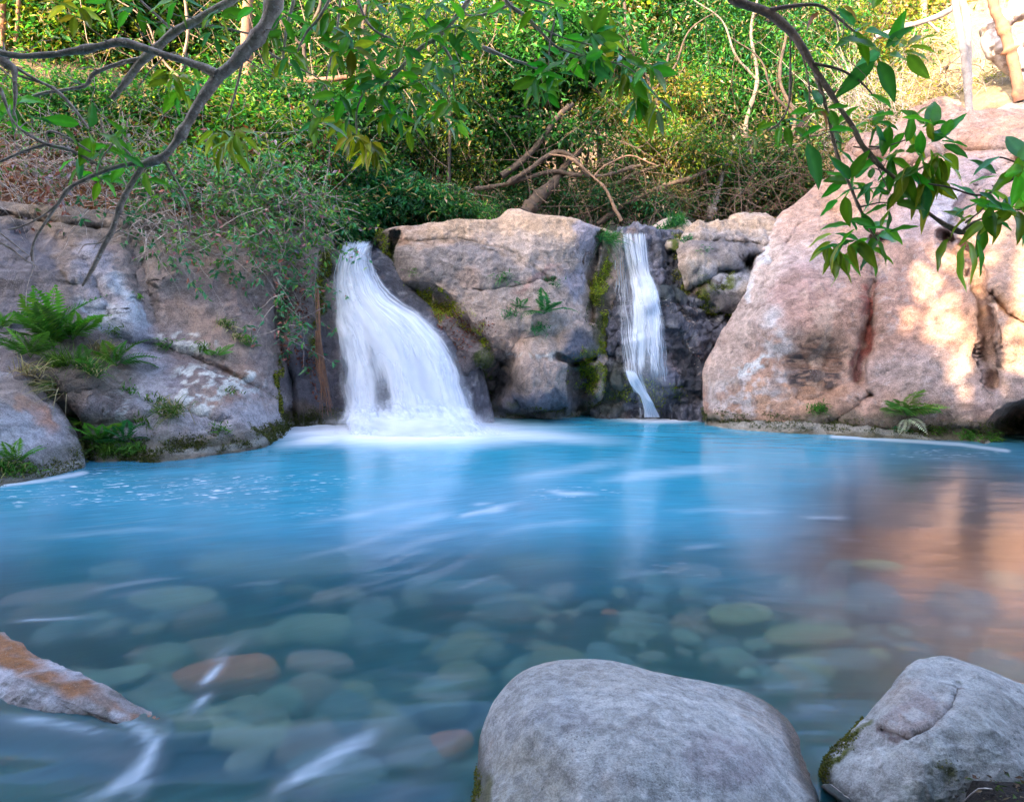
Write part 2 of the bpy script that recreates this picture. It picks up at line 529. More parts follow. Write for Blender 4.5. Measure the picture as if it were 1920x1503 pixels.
def base_paint(px, py, Q, a, b, f=.6, seed=3, wet=0.0):
    c = np.ones(px.shape + (3,)) * np.array(a)
    c = mix(c, b, sst(fbm(Q, f, 5, seed), -.25, .35))
    c = c * (1 + .20 * fbm(Q, 4, 5, seed + 2) + .22 * fbm(Q, 13, 4, seed + 12))[..., None]
    c = mix(c, np.array(a) * .55, sst(fbm(Q, 9, 5, seed + 22, .7), .16, .30) * .42)
    c = mix(c, (.56, .53, .53), sst(fbm(Q, 11, 5, seed + 32, .65), .20, .36) * .28)
    c = mix(c, (.44, .27, .19), sst(fbm(Q, 2.2, 5, seed + 42, .6), .18, .42) * .30)
    return c, np.full(px.shape, wet)

def wl(Q, c, w_, hi=.28, seed=4, colr=MOSSD, amount=.85):
    """algae band along the waterline"""
    h = Q[..., 2] + fbm(Q, 3, 4, seed) * .10
    m = sst(h, hi, hi * .45) * amount
    c = mix(c, np.array(colr), m * (.7 + .3 * fbm(Q, 9, 3, seed)))
    m2 = sst(np.abs(Q[..., 2] - .035), .045, .01) * .5
    c = mix(c, (.42, .40, .36), m2)
    return c, np.maximum(w_, sst(h, .12, .0) * .8)

def fin(c, w_): return np.concatenate([np.clip(c, .01, .85), np.clip(w_, 0, 1)[..., None]], -1)

def vstreak(px, py, Q, sc=.03, seed=1):
    """run-off streaks down a face"""
    u = np.stack([px * sc, py * sc * .10, Q[..., 1] * .2], -1)
    return fbm(u, 1, 4, seed)

# ---- left cliff
def paint_left(px, py, Q, V):
    c, w_ = base_paint(px, py, Q, (.25, .19, .185), (.35, .26, .22), .7, 5)
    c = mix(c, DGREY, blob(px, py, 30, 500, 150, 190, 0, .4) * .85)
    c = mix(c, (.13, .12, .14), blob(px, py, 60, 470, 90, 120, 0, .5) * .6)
    c = mix(c, (.26, .19, .15), stroke(px, py, [(60, 395), (130, 470), (150, 560)], 40) * .7)
    c = mix(c, (.24, .18, .13), blob(px, py, 230, 425, 260, 40, 5) * .7)
    c = mix(c, LAV, stroke(px, py, [(170, 500), (220, 580), (270, 650)], 45) * .7)
    c = mix(c, BLUEW, stroke(px, py, [(215, 520), (240, 590), (270, 620)], 20) * .7)
    c = mix(c, BLUEW, blob(px, py, 200, 600, 60, 22, 30) * .5)
    c = mix(c, (.30, .24, .215), stroke(px, py, [(250, 500), (300, 560), (420, 640)], 60) * .7)
    c = mix(c, (.38, .24, .175), stroke(px, py, [(340, 580), (400, 640), (470, 710)], 42) * .6)
    c = mix(c, LAV, blob(px, py, 290, 715, 45, 90, -10) * .55)
    c = mix(c, (.48, .44, .45), blob(px, py, 290, 740, 30, 50, 0) * .5)
    sp = sst(fbm(Q, 11, 4, 77), -.05, .12)
    c = mix(c, WHITE, blob(px, py, 375, 730, 48, 36, 0, .25) * sp)
    c = mix(c, WHITE, blob(px, py, 455, 718, 50, 24, -25, .25) * sp)
    c = mix(c, WHITE, blob(px, py, 355, 650, 60, 10, 8, .4) * sp * .7)
    c = mix(c, WHITE, blob(px, py, 240, 735, 40, 60, 0, .4) * sst(fbm(Q, 14, 3, 78), .1, .3) * .6)
    c = mix(c, (.42, .23, .17), blob(px, py, 455, 745, 75, 26, -10) * .5 * (1 - sp))
    c = mix(c, (.44, .41, .43), blob(px, py, 500, 770, 50, 60) * .5)
    c = mix(c, (.40, .38, .42), blob(px, py, 380, 800, 200, 26, -8) * .55)
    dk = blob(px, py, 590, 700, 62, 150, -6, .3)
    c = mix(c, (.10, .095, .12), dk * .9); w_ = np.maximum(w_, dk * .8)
    c = mix(c, (.20, .15, .12), blob(px, py, 560, 520, 60, 110, -20, .4) * .6)
    c = mix(c, MOSSD, blob(px, py, 615, 500, 22, 60, 0) * .6)
    mm = sst(fbm(Q, 6, 4, 44), -.05, .2)
    c = mix(c, MOSS, np.maximum(blob(px, py, 606, 570, 16, 40), blob(px, py, 582, 630, 20, 30)) * mm)
    c = mix(c, (.15, .10, .07), blob(px, py, 590, 800, 70, 30) * .8)
    c = mix(c, (.13, .10, .075), blob(px, py, 160, 690, 120, 60, 15) * .8)
    c = mix(c, (.12, .10, .08), stroke(px, py, [(120, 740), (150, 800), (150, 870)], 40) * .7)
    c = c * (1 + .22 * vstreak(px, py, Q, .05, 31) * sst(py, 640, 520))[..., None]
    c, w_ = wl(Q, c, w_, .26)
    return fin(c, w_)

def carve_left(px, py):
    z = 0 * px
    z += .30 * stroke(px, py, [(525, 545), (520, 640), (535, 720), (540, 800)], 26)
    z += .16 * stroke(px, py, [(210, 640), (300, 655), (420, 700), (500, 745)], 18)
    z += .14 * stroke(px, py, [(100, 740), (140, 800), (155, 860)], 30)
    z -= .28 * blob(px, py, 110, 720, 130, 46, 18, .5)
    z += .13 * stroke(px, py, [(60, 430), (150, 520), (190, 600)], 50) + .12 * stroke(px, py, [(250, 470), (285, 600)], 30)
    z += .10 * stroke(px, py, [(230, 800), (330, 770), (420, 800)], 10)
    z += .14 * stroke(px, py, [(0, 402), (200, 430), (420, 450)], 10)
    return z

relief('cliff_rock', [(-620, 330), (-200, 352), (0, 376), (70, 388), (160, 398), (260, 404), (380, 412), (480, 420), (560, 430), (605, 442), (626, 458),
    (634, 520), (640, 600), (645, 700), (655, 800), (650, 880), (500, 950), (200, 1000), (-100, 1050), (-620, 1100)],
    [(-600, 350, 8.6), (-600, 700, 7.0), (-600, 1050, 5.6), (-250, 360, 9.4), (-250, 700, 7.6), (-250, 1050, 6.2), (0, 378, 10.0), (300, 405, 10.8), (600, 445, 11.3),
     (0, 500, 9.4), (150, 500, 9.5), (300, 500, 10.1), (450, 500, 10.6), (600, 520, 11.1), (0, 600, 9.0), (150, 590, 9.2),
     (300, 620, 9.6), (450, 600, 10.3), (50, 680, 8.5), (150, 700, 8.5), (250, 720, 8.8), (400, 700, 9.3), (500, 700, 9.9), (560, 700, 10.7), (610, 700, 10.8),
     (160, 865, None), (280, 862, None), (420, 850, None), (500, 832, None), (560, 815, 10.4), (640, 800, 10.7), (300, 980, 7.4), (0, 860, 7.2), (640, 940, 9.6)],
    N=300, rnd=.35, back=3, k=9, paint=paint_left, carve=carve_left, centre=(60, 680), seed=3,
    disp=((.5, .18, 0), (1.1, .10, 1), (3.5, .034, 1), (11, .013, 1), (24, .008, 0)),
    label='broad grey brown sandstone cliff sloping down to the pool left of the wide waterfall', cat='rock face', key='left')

# ---- rounded boulder at the left edge
def paint_lb(px, py, Q, V):
    c, w_ = base_paint(px, py, Q, (.36, .31, .31), (.44, .385, .385), .9, 8)
    c = mix(c, (.44, .20, .11), stroke(px, py, [(30, 755), (60, 775), (90, 805)], 16) * .8)
    c = mix(c, (.42, .28, .20), blob(px, py, 40, 745, 70, 20, 15) * .5)
    c = mix(c, (.52, .50, .53), blob(px, py, 20, 820, 55, 50) * .8)
    c = mix(c, (.48, .45, .50), blob(px, py, 90, 840, 40, 40) * .5)
    c = c * (1 - .25 * sst(fbm(Q * np.array([1, 1, 4]), 3, 4, 19), .1, .4))[..., None]
    c, w_ = wl(Q, c, w_, .34, 14)
    return fin(c, w_)
relief('boulder', [(-420, 640), (-200, 625), (-60, 640), (20, 672), (75, 715), (115, 765), (145, 815), (158, 860), (160, 900), (150, 960), (0, 1010), (-300, 1040), (-460, 900)],
    [(-300, 640, 7.9), (0, 670, 8.1), (80, 725, 8.0), (0, 760, 7.3), (100, 810, 7.5), (150, 885, None), (80, 897, None), (0, 908, None), (-200, 935, None), (0, 1000, 5.7), (-300, 800, 6.8)],
    N=150, rnd=.35, back=1.2, k=3.5, paint=paint_lb, seed=8, disp=((.8, .07, 0), (3, .03, 1), (12, .008, 0)),
    label='low rounded pale boulder cut off by the picture edge below the big fern', key='lb')

# ---- rock under the wide waterfall (wet)
def paint_wet(px, py, Q, V):
    c, w_ = base_paint(px, py, Q, (.08, .078, .095), (.14, .135, .17), 1.5, 15, .7)
    return fin(c, w_)
relief('fall_rock', [(600, 470), (640, 464), (700, 462), (745, 500), (790, 560), (860, 620), (905, 690), (925, 790), (930, 900), (750, 960), (600, 900), (598, 700)],
    [(640, 470, 11.75), (700, 465, 11.75), (660, 560, 11.35), (740, 560, 11.3), (640, 800, 10.9), (760, 700, 10.75), (850, 700, 10.9), (760, 800, 10.5), (880, 800, 10.8), (760, 940, 10.0)],
    N=110, rnd=.35, back=2, k=5, paint=paint_wet, mat=M_WET, seed=15, disp=((1.4, .10, 0), (5, .04, 1)),
    label='dark wet rock chute the wide waterfall slides down', key='wf1')

# ---- centre block
def paint_c(px, py, Q, V):
    c, w_ = base_paint(px, py, Q, (.40, .295, .245), (.50, .365, .295), .8, 25)
    c = mix(c, TAN, blob(px, py, 980, 425, 210, 26, 2, .4) * .75)
    c = mix(c, (.58, .40, .28), blob(px, py, 990, 402, 60, 16) * .6)
    c = mix(c, (.33, .18, .11), stroke(px, py, [(750, 432), (765, 450)], 12) * .6)
    c = mix(c, (.25, .22, .22), blob(px, py, 860, 505, 130, 42, 3, .4) * .8)
    c = mix(c, (.25, .22, .22), stroke(px, py, [(740, 465), (900, 465), (980, 500), (1010, 520)], 16) * .7)
    c = mix(c, (.29, .27, .33), stroke(px, py, [(1095, 435), (1085, 500), (1070, 540)], 30) * .85)
    c = mix(c, (.30, .27, .28), blob(px, py, 1000, 590, 110, 80, 0, .5) * .35)
    c = mix(c, PALE, stroke(px, py, [(735, 440), (742, 500), (738, 540)], 9) * .6)
    c = mix(c, (.44, .29, .22), blob(px, py, 880, 520, 26, 20) * .5)
    c = mix(c, (.45, .37, .33), blob(px, py, 1010, 465, 100, 24, 12) * .55)
    c = mix(c, (.31, .15, .13), blob(px, py, 1010, 522, 40, 9, -12) * .5)
    c = mix(c, (.50, .33, .25), blob(px, py, 960, 630, 40, 22, 30) * .6)
    c = mix(c, (.46, .33, .26), blob(px, py, 1060, 620, 40, 18, -30) * .6)
    c = mix(c, WHITE, stroke(px, py, [(965, 665), (1010, 672), (1050, 670)], 12) * .6 * sst(fbm(Q, 12, 3, 5), -.1, .1))
    c = mix(c, (.36, .28, .25), blob(px, py, 1015, 710, 45, 38, 0, .2) * .7)
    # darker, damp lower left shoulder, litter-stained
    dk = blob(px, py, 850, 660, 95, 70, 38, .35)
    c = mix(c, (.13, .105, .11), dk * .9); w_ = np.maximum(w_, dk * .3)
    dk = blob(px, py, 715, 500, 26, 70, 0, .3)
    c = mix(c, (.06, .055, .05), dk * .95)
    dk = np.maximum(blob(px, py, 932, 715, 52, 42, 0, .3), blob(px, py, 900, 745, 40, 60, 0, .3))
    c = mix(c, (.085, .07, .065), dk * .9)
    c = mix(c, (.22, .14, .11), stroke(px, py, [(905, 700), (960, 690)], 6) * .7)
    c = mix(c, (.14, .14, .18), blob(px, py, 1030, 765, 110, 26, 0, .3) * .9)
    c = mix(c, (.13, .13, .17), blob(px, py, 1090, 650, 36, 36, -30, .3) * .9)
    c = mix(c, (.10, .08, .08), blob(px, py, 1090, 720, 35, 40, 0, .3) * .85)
    # right shoulder near the second fall
    c = mix(c, (.10, .085, .05), stroke(px, py, [(1135, 440), (1130, 540), (1125, 620)], 28) * .85)
    mm = sst(fbm(Q, 5, 4, 61), -.15, .15)
    for e in ((715, 500, 14, 50, 0), (745, 552, 20, 18, 0), (810, 572, 60, 18, 8), (830, 600, 20, 14, 0), (872, 620, 26, 12, 0), (905, 655, 14, 10, 0),
              (1128, 530, 16, 42, 10), (1130, 608, 12, 20, 0), (1112, 690, 34, 46, 0), (1130, 650, 14, 40, 15), (905, 720, 18, 50, 8), (930, 770, 60, 10, 0)):
        c = mix(c, MOSS, blob(px, py, *e, .4) * mm)
    c = mix(c, (.05, .045, .03), blob(px, py, 1125, 580, 26, 26) * .8)
    c = c * (1 + .25 * vstreak(px, py, Q, .06, 41) * sst(py, 560, 470))[..., None]
    c, w_ = wl(Q, c, w_, .22, 26, (.09, .095, .05), .8)
    return fin(c, w_)

def carve_c(px, py):
    z = 0 * px
    z += .10 * stroke(px, py, [(895, 545), (960, 540), (1010, 527), (1040, 523)], 5)
    z += .30 * stroke(px, py, [(720, 545), (800, 555), (850, 580), (880, 620), (930, 660), (965, 680)], 24)
    z += .55 * blob(px, py, 925, 715, 46, 36, -15, .5)
    z += .5 * blob(px, py, 1085, 722, 26, 40, 10, .5)
    z -= .22 * blob(px, py, 1012, 700, 50, 55, 0, .3)
    z += .22 * stroke(px, py, [(975, 752), (1020, 762), (1050, 758)], 14) + .25 * sst(py, 745, 775)
    z += .30 * stroke(px, py, [(1045, 668), (1080, 682), (1110, 672)], 8)
    z -= .15 * blob(px, py, 1085, 640, 40, 28, -20, .4)
    z += .16 * sst(py, 600, 640) * blob(px, py, 1050, 640, 90, 60)
    z += .30 * stroke(px, py, [(742, 440), (730, 500), (742, 545)], 12)
    z += .22 * stroke(px, py, [(1122, 440), (1110, 520), (1112, 600)], 10)
    z += .05 * stroke(px, py, [(740, 462), (860, 452), (960, 480), (1020, 520)], 12)
    return z

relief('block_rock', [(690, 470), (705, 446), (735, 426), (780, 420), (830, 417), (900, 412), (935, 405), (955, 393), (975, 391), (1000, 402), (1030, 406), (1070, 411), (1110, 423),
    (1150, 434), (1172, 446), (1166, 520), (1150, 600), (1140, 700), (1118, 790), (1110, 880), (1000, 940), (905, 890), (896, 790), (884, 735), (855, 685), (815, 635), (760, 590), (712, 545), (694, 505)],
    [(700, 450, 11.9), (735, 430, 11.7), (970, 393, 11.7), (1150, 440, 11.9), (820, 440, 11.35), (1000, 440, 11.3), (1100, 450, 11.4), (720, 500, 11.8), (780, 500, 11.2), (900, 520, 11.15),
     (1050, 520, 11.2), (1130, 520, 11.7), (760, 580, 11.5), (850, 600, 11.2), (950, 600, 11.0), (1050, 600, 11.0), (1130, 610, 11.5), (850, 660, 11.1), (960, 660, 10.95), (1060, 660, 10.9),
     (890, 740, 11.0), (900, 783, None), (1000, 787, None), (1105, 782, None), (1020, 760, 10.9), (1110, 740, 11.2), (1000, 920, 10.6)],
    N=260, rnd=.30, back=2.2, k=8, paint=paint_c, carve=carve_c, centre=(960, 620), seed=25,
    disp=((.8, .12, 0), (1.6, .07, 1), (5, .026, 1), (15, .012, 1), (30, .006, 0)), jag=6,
    label='big square pale rock standing between the two waterfalls', key='c')

# ---- wet wall behind the thin fall
def paint_w2(px, py, Q, V):
    c, w_ = base_paint(px, py, Q, (.085, .085, .11), (.15, .15, .20), 1.6, 35, .75)
    c = mix(c, (.03, .03, .035), blob(px, py, 1280, 700, 32, 60, 0, .4) * .8)
    c = mix(c, (.03, .03, .035), blob(px, py, 1255, 490, 36, 45, 0, .4) * .7)
    mm = sst(fbm(Q, 5, 4, 62), -.15, .12)
    c = mix(c, (.13, .13, .03), stroke(px, py, [(1262, 445), (1270, 490), (1280, 530)], 16) * mm)
    c = mix(c, (.03, .045, .04), blob(px, py, 1240, 545, 40, 14) * .7)
    c = mix(c, (.05, .06, .03), blob(px, py, 1150, 740, 30, 60) * .6)
    sp = sst(fbm(Q, 16, 2, 63), .35, .5)
    c = mix(c, (.42, .36, .32), stroke(px, py, [(1282, 560), (1292, 620), (1300, 680)], 14) * sp)
    return fin(c, w_)
def carve_w2(px, py):
    z = -.22 * sst(py, 535, 560) + .12 * stroke(px, py, [(1225, 535), (1260, 545), (1290, 548)], 8)
    z -= .10 * blob(px, py, 1205, 640, 60, 90, 0, .5)
    return z
relief('wall_rock', [(1125, 470), (1140, 444), (1165, 433), (1200, 428), (1240, 432), (1290, 436), (1340, 470), (1370, 600), (1360, 760), (1340, 880), (1230, 930), (1120, 880), (1108, 760), (1118, 600)],
    [(1150, 440, 12.2), (1230, 436, 12.1), (1320, 450, 12.2), (1150, 540, 12.0), (1230, 500, 11.9), (1230, 600, 11.75), (1320, 600, 11.9), (1150, 700, 11.7), (1230, 720, 11.5), (1320, 720, 11.6),
     (1150, 782, None, .1), (1230, 782, None), (1310, 785, None), (1230, 920, 10.8)],
    N=200, rnd=.3, back=2, k=6, mat=M_WET, paint=paint_w2, carve=carve_w2, seed=35, disp=((1.3, .16, 0), (3, .14, 1), (9, .07, 1), (22, .03, 1)),
    label='dark wet pitted rock wall behind the thin waterfall', cat='rock', key='w2')

# ---- pale cap rock right of the thin fall
def paint_cap(px, py, Q, V):
    c, w_ = base_paint(px, py, Q, (.42, .34, .30), (.48, .38, .31), .9, 45)
    c = mix(c, TAN, blob(px, py, 1370, 425, 110, 16) * .6)
    c = mix(c, (.13, .125, .145), blob(px, py, 1370, 475, 80, 22, 5) * .75)
    c = mix(c, (.30, .31, .36), blob(px, py, 1360, 515, 60, 22) * .8)
    c = mix(c, (.50, .50, .52), blob(px, py, 1370, 520, 30, 12, 20) * .5 * sst(fbm(Q, 8, 4, 50), 0, .2))
    c = mix(c, (.12, .115, .14), blob(px, py, 1350, 565, 60, 35) * .8)
    c = mix(c, (.04, .045, .03), blob(px, py, 1340, 640, 60, 70, 0, .4) * .9)
    c = mix(c, (.25, .09, .06), blob(px, py, 1360, 620, 18, 12) * .4)
    mm = sst(fbm(Q, 5, 4, 63), -.15, .12)
    for e in ((1318, 555, 14, 36, -6), (1360, 528, 26, 8, -10), (1322, 680, 16, 30, 0), (1380, 560, 24, 10, 20), (1262, 470, 10, 40, -15)):
        c = mix(c, MOSS, blob(px, py, *e, .4) * mm)
    c = mix(c, (.10, .06, .04), stroke(px, py, [(1280, 545), (1320, 535), (1345, 515)], 5) * .8)
    return fin(c, w_ + .25 * sst(py, 520, 600))
def carve_cap(px, py):
    z = .6 * blob(px, py, 1412, 495, 24, 18, 0, .35) + .25 * stroke(px, py, [(1280, 550), (1330, 530), (1350, 510), (1400, 505)], 12)
    z += .25 * sst(py, 545, 620) + .08 * stroke(px, py, [(1290, 452), (1400, 460), (1460, 470)], 10)
    return z
relief('cap_rock', [(1275, 470), (1280, 440), (1300, 424), (1340, 417), (1385, 411), (1420, 411), (1470, 416), (1560, 440), (1560, 700), (1480, 860), (1330, 860), (1312, 740), (1300, 640), (1288, 560)],
    [(1290, 435, 11.9), (1400, 415, 12.1), (1500, 430, 12.2), (1300, 500, 11.6), (1400, 480, 11.5), (1500, 520, 11.6), (1310, 580, 11.7), (1400, 580, 11.5), (1320, 700, 11.5), (1400, 700, 11.4), (1330, 850, 11), (1500, 800, 11.2)],
    N=150, rnd=.3, back=2.2, k=6, paint=paint_cap, carve=carve_cap, centre=(1420, 600), seed=45, disp=((1, .14, 0), (3, .10, 1), (10, .035, 1)),
    label='pale rock with a dark hollow tucked between the thin waterfall and the huge pink rock', key='cap')
relief('rock', [(1215, 432), (1235, 416), (1260, 408), (1285, 410), (1300, 424), (1302, 450), (1280, 470), (1240, 462), (1220, 450)],
    [(1215, 430, 12.5), (1260, 410, 12.4), (1300, 430, 12.2), (1260, 450, 12.0)], N=50, rnd=.2, back=.6, k=2.6, paint=paint_cap, seed=47,
    label='small pale rock beside the grass tuft above the thin waterfall', key='cap2')
relief('rock', [(1375, 425), (1382, 414), (1400, 409), (1425, 408), (1440, 412), (1445, 425), (1430, 440), (1390, 440)],
    [(1380, 425, 12.9), (1410, 410, 12.9), (1440, 425, 12.9), (1410, 440, 12.7)], N=30, rnd=.2, back=.8, k=2.4, paint=paint_cap, seed=48,
    label='flat pale rock peeping over the top where the cap rock meets the huge pink rock', key='cap3')

# ---- huge pink rock on the right
def paint_r(px, py, Q, V):
    c, w_ = base_paint(px, py, Q, (.41, .245, .19), (.51, .29, .19), .6, 55)
    c = mix(c, (.46, .40, .42), blob(px, py, 1470, 520, 120, 90, -45, .5) * .5)
    c = mix(c, (.53, .41, .36), stroke(px, py, [(1440, 470), (1400, 600), (1340, 700)], 60) * .7)
    c = mix(c, (.60, .60, .63), stroke(px, py, [(1445, 430), (1430, 480), (1405, 560)], 9) * .8)
    c = mix(c, (.60, .62, .64), blob(px, py, 1410, 690, 60, 14, -25, .3) * .8 * sst(fbm(Q, 9, 4, 70), -.1, .15))
    c = mix(c, (.58, .56, .58), stroke(px, py, [(1465, 600), (1460, 660), (1480, 720)], 36) * .7 * sst(fbm(Q, 5, 5, 71), -.2, .2))
    c = mix(c, (.56, .55, .57), blob(px, py, 1390, 740, 70, 36, -10) * .5 * sst(fbm(Q, 7, 4, 72), -.1, .2))
    c = mix(c, (.46, .26, .22), blob(px, py, 1510, 560, 45, 50, 0) * .6)
    c = mix(c, (.43, .24, .16), blob(px, py, 1560, 640, 90, 90, 0, .5) * .45)
    lay = fbm(Q * np.array([.6, .6, 6]), 3, 4, 73)
    c = c * (1 + .25 * fbm(Q * np.array([1, 1, 2.5]), 1.6, 5, 173))[..., None]
    hole = blob(px, py, 1530, 690, 58, 62, -35, .15)
    c = mix(c, (.20, .095, .06), np.clip(hole * (.75 + .35 * lay), 0, 1))
    c = mix(c, (.38, .20, .12), blob(px, py, 1550, 740, 70, 20, 0) * .7)
    c = mix(c, (.055, .045, .05), hole * sst(lay, .05, .16) * .8)
    c = mix(c, (.40, .24, .17), hole * sst(fbm(Q * np.array([.6, .6, 7]), 5, 4, 273), .12, .22) * .8)
    st = stroke(px, py, [(1645, 455), (1636, 540), (1625, 600), (1612, 700)], 17)
    c = mix(c, (.26, .20, .22), st * .6 * sst(py, 640, 480))
    c = mix(c, (.30, .07, .05), stroke(px, py, [(1630, 540), (1622, 640), (1610, 712)], 15) * .9)
    c = mix(c, (.46, .37, .36), blob(px, py, 1790, 710, 170, 60, 0, .5) * .6)
    c = mix(c, (.40, .33, .36), blob(px, py, 1770, 370, 140, 50, -25, .5) * .6)
    c = mix(c, (.50, .49, .56), stroke(px, py, [(1790, 360), (1770, 390), (1780, 430)], 30) * .5)
    c = mix(c, (.30, .23, .24), stroke(px, py, [(1840, 490), (1850, 600), (1855, 700)], 12) * .45)
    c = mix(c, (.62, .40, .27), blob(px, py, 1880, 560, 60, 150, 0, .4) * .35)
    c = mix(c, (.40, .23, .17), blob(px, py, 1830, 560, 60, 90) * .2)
    c = mix(c, (.50, .33, .27), blob(px, py, 1480, 400, 60, 50, -40) * .5)
    cr = fbm(Q, 2.2, 5, 74, .55, True)
    c = mix(c, (.16, .13, .14), sst(cr, .62, .8) * .40 * sst(py, 470, 380))
    c = mix(c, (.20, .13, .11), sst(fbm(Q * np.array([1, 1, 1.8]), 1.1, 6, 374, .6, True), .66, .80) * .5)
    c = mix(c, (.60, .44, .35), sst(fbm(Q * np.array([1, 1, .5]), 2.0, 6, 375, .6), .22, .4) * .4)
    c = c * (1 + .16 * vstreak(px, py, Q, .045, 51))[..., None]
    c = mix(c, (.09, .085, .06), sst(py + 14 * fbm(Q, 2, 4, 75), 772, 792) * .75)
    c, w_ = wl(Q, c, w_, .16, 56, (.07, .08, .035), .7)
    c = mix(c, (.44, .38, .32), blob(px, py, 1480, 808, 140, 12) * .6)
    return fin(c, w_)
def carve_r(px, py):
    z = .16 * blob(px, py, 1535, 700, 60, 60, -30, .5)
    z += .20 * stroke(px, py, [(1645, 455), (1630, 600), (1612, 715)], 22)
    z += .28 * stroke(px, py, [(1765, 440), (1830, 480), (1850, 600), (1865, 720)], 16)
    z -= .12 * stroke(px, py, [(1800, 450), (1865, 540), (1890, 660)], 26)
    z += .30 * stroke(px, py, [(1590, 300), (1700, 320), (1790, 290), (1900, 300)], 26)
    z += .25 * stroke(px, py, [(1780, 440), (1800, 390), (1850, 340), (1920, 300)], 18)
    z += .20 * stroke(px, py, [(1440, 520), (1500, 430), (1560, 400)], 12) * .5
    z += .18 * stroke(px, py, [(1560, 790), (1600, 765), (1630, 740)], 12)
    z += .22 * stroke(px, py, [(1860, 550), (1890, 590), (1930, 610)], 9)
    z += .9 * blob(px, py, 1915, 800, 50, 35, -20, .4)
    z += .10 * stroke(px, py, [(1330, 790), (1500, 796), (1700, 805), (1850, 815)], 8)
    return z
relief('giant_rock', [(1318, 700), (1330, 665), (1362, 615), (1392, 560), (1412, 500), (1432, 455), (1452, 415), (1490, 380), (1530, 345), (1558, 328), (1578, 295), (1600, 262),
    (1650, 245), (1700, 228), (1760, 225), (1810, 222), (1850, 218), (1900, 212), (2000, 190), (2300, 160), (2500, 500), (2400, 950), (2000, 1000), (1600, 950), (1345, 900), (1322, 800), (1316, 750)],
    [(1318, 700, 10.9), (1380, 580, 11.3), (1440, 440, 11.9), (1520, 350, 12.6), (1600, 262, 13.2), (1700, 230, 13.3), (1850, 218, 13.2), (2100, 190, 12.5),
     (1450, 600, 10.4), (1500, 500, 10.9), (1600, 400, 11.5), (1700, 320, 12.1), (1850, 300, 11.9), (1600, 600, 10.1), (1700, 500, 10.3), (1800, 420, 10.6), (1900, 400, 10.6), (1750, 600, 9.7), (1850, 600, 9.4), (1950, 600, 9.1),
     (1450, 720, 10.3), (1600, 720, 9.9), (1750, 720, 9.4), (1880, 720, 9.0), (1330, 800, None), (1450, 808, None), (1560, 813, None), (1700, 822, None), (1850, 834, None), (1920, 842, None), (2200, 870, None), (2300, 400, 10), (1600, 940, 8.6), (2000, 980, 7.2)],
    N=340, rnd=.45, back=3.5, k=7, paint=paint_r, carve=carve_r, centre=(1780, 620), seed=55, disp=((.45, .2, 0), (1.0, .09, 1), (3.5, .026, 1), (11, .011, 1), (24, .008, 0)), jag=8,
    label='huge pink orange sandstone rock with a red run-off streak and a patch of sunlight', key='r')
relief('rock', [(1685, 250), (1690, 222), (1715, 205), (1745, 192), (1775, 188), (1800, 200), (1822, 218), (1830, 250), (1760, 290), (1700, 290)],
    [(1690, 230, 13.9), (1760, 195, 14.1), (1820, 230, 13.9), (1760, 240, 13.5), (1760, 285, 13.2)], N=80, rnd=.3, back=1, k=2.6, paint=paint_r, seed=57,
    disp=((1, .15, 0), (3, .09, 1), (9, .03, 1)), label='jagged pink rock on top of the huge rock left of the pale slim trunk', key='r2')
relief('rock_slab', [(1830, 235), (1860, 210), (1900, 190), (1960, 172), (2100, 150), (2200, 200), (2100, 260), (1900, 245)],
    [(1840, 232, 13.6), (1920, 185, 14.4), (2050, 180, 14), (1920, 235, 13.0), (2100, 250, 12.5)], N=70, rnd=.2, back=1, k=3, paint=paint_cap, seed=58,
    disp=((1, .06, 0), (4, .03, 1)), label='smooth pale sloping slab on top of the huge rock at the far right', key='r3')

# ---- dark rock notch at right end is part of the giant; front boulders
def paint_f(px, py, Q, V):
    c, w_ = base_paint(px, py, Q, (.44, .405, .38), (.55, .51, .48), 2.2, 65)
    c = mix(c, (.40, .35, .31), blob(px, py, 1130, 1265, 120, 26, 6) * .5)
    c = mix(c, (.43, .42, .43), blob(px, py, 1010, 1330, 90, 50, -20) * .5 * sst(fbm(Q, 9, 4, 81), -.2, .2))
    c = mix(c, (.24, .215, .215), blob(px, py, 1060, 1340, 60, 28, 10) * .5)
    c = mix(c, (.33, .29, .22), blob(px, py, 980, 1480, 80, 100) * .5)
    c = mix(c, (.30, .24, .26), blob(px, py, 1370, 1420, 90, 50) * .55)
    c = mix(c, (.22, .20, .20), stroke(px, py, [(1300, 1350), (1312, 1430), (1316, 1500)], 9) * .5)
    c = mix(c, (.25, .22, .21), stroke(px, py, [(1160, 1370), (1190, 1345), (1220, 1335)], 8) * .4)
    sp = sst(fbm(Q, 40, 3, 82), .02, .22)
    c = mix(c, (.50, .49, .49), sp * .30)
    c = mix(c, (.16, .15, .15), sst(fbm(Q, 34, 3, 83), .12, .3) * .30)
    c = mix(c, (.10, .09, .03), blob(px, py, 893, 1480, 18, 50) * .9)
    c = mix(c, (.10, .09, .075), sst(Q[..., 2] + .03 * fbm(Q, 5, 4, 84), .09, .03) * .85)
    w_ = np.maximum(w_, sst(Q[..., 2], .08, .02))
    return fin(c, w_)
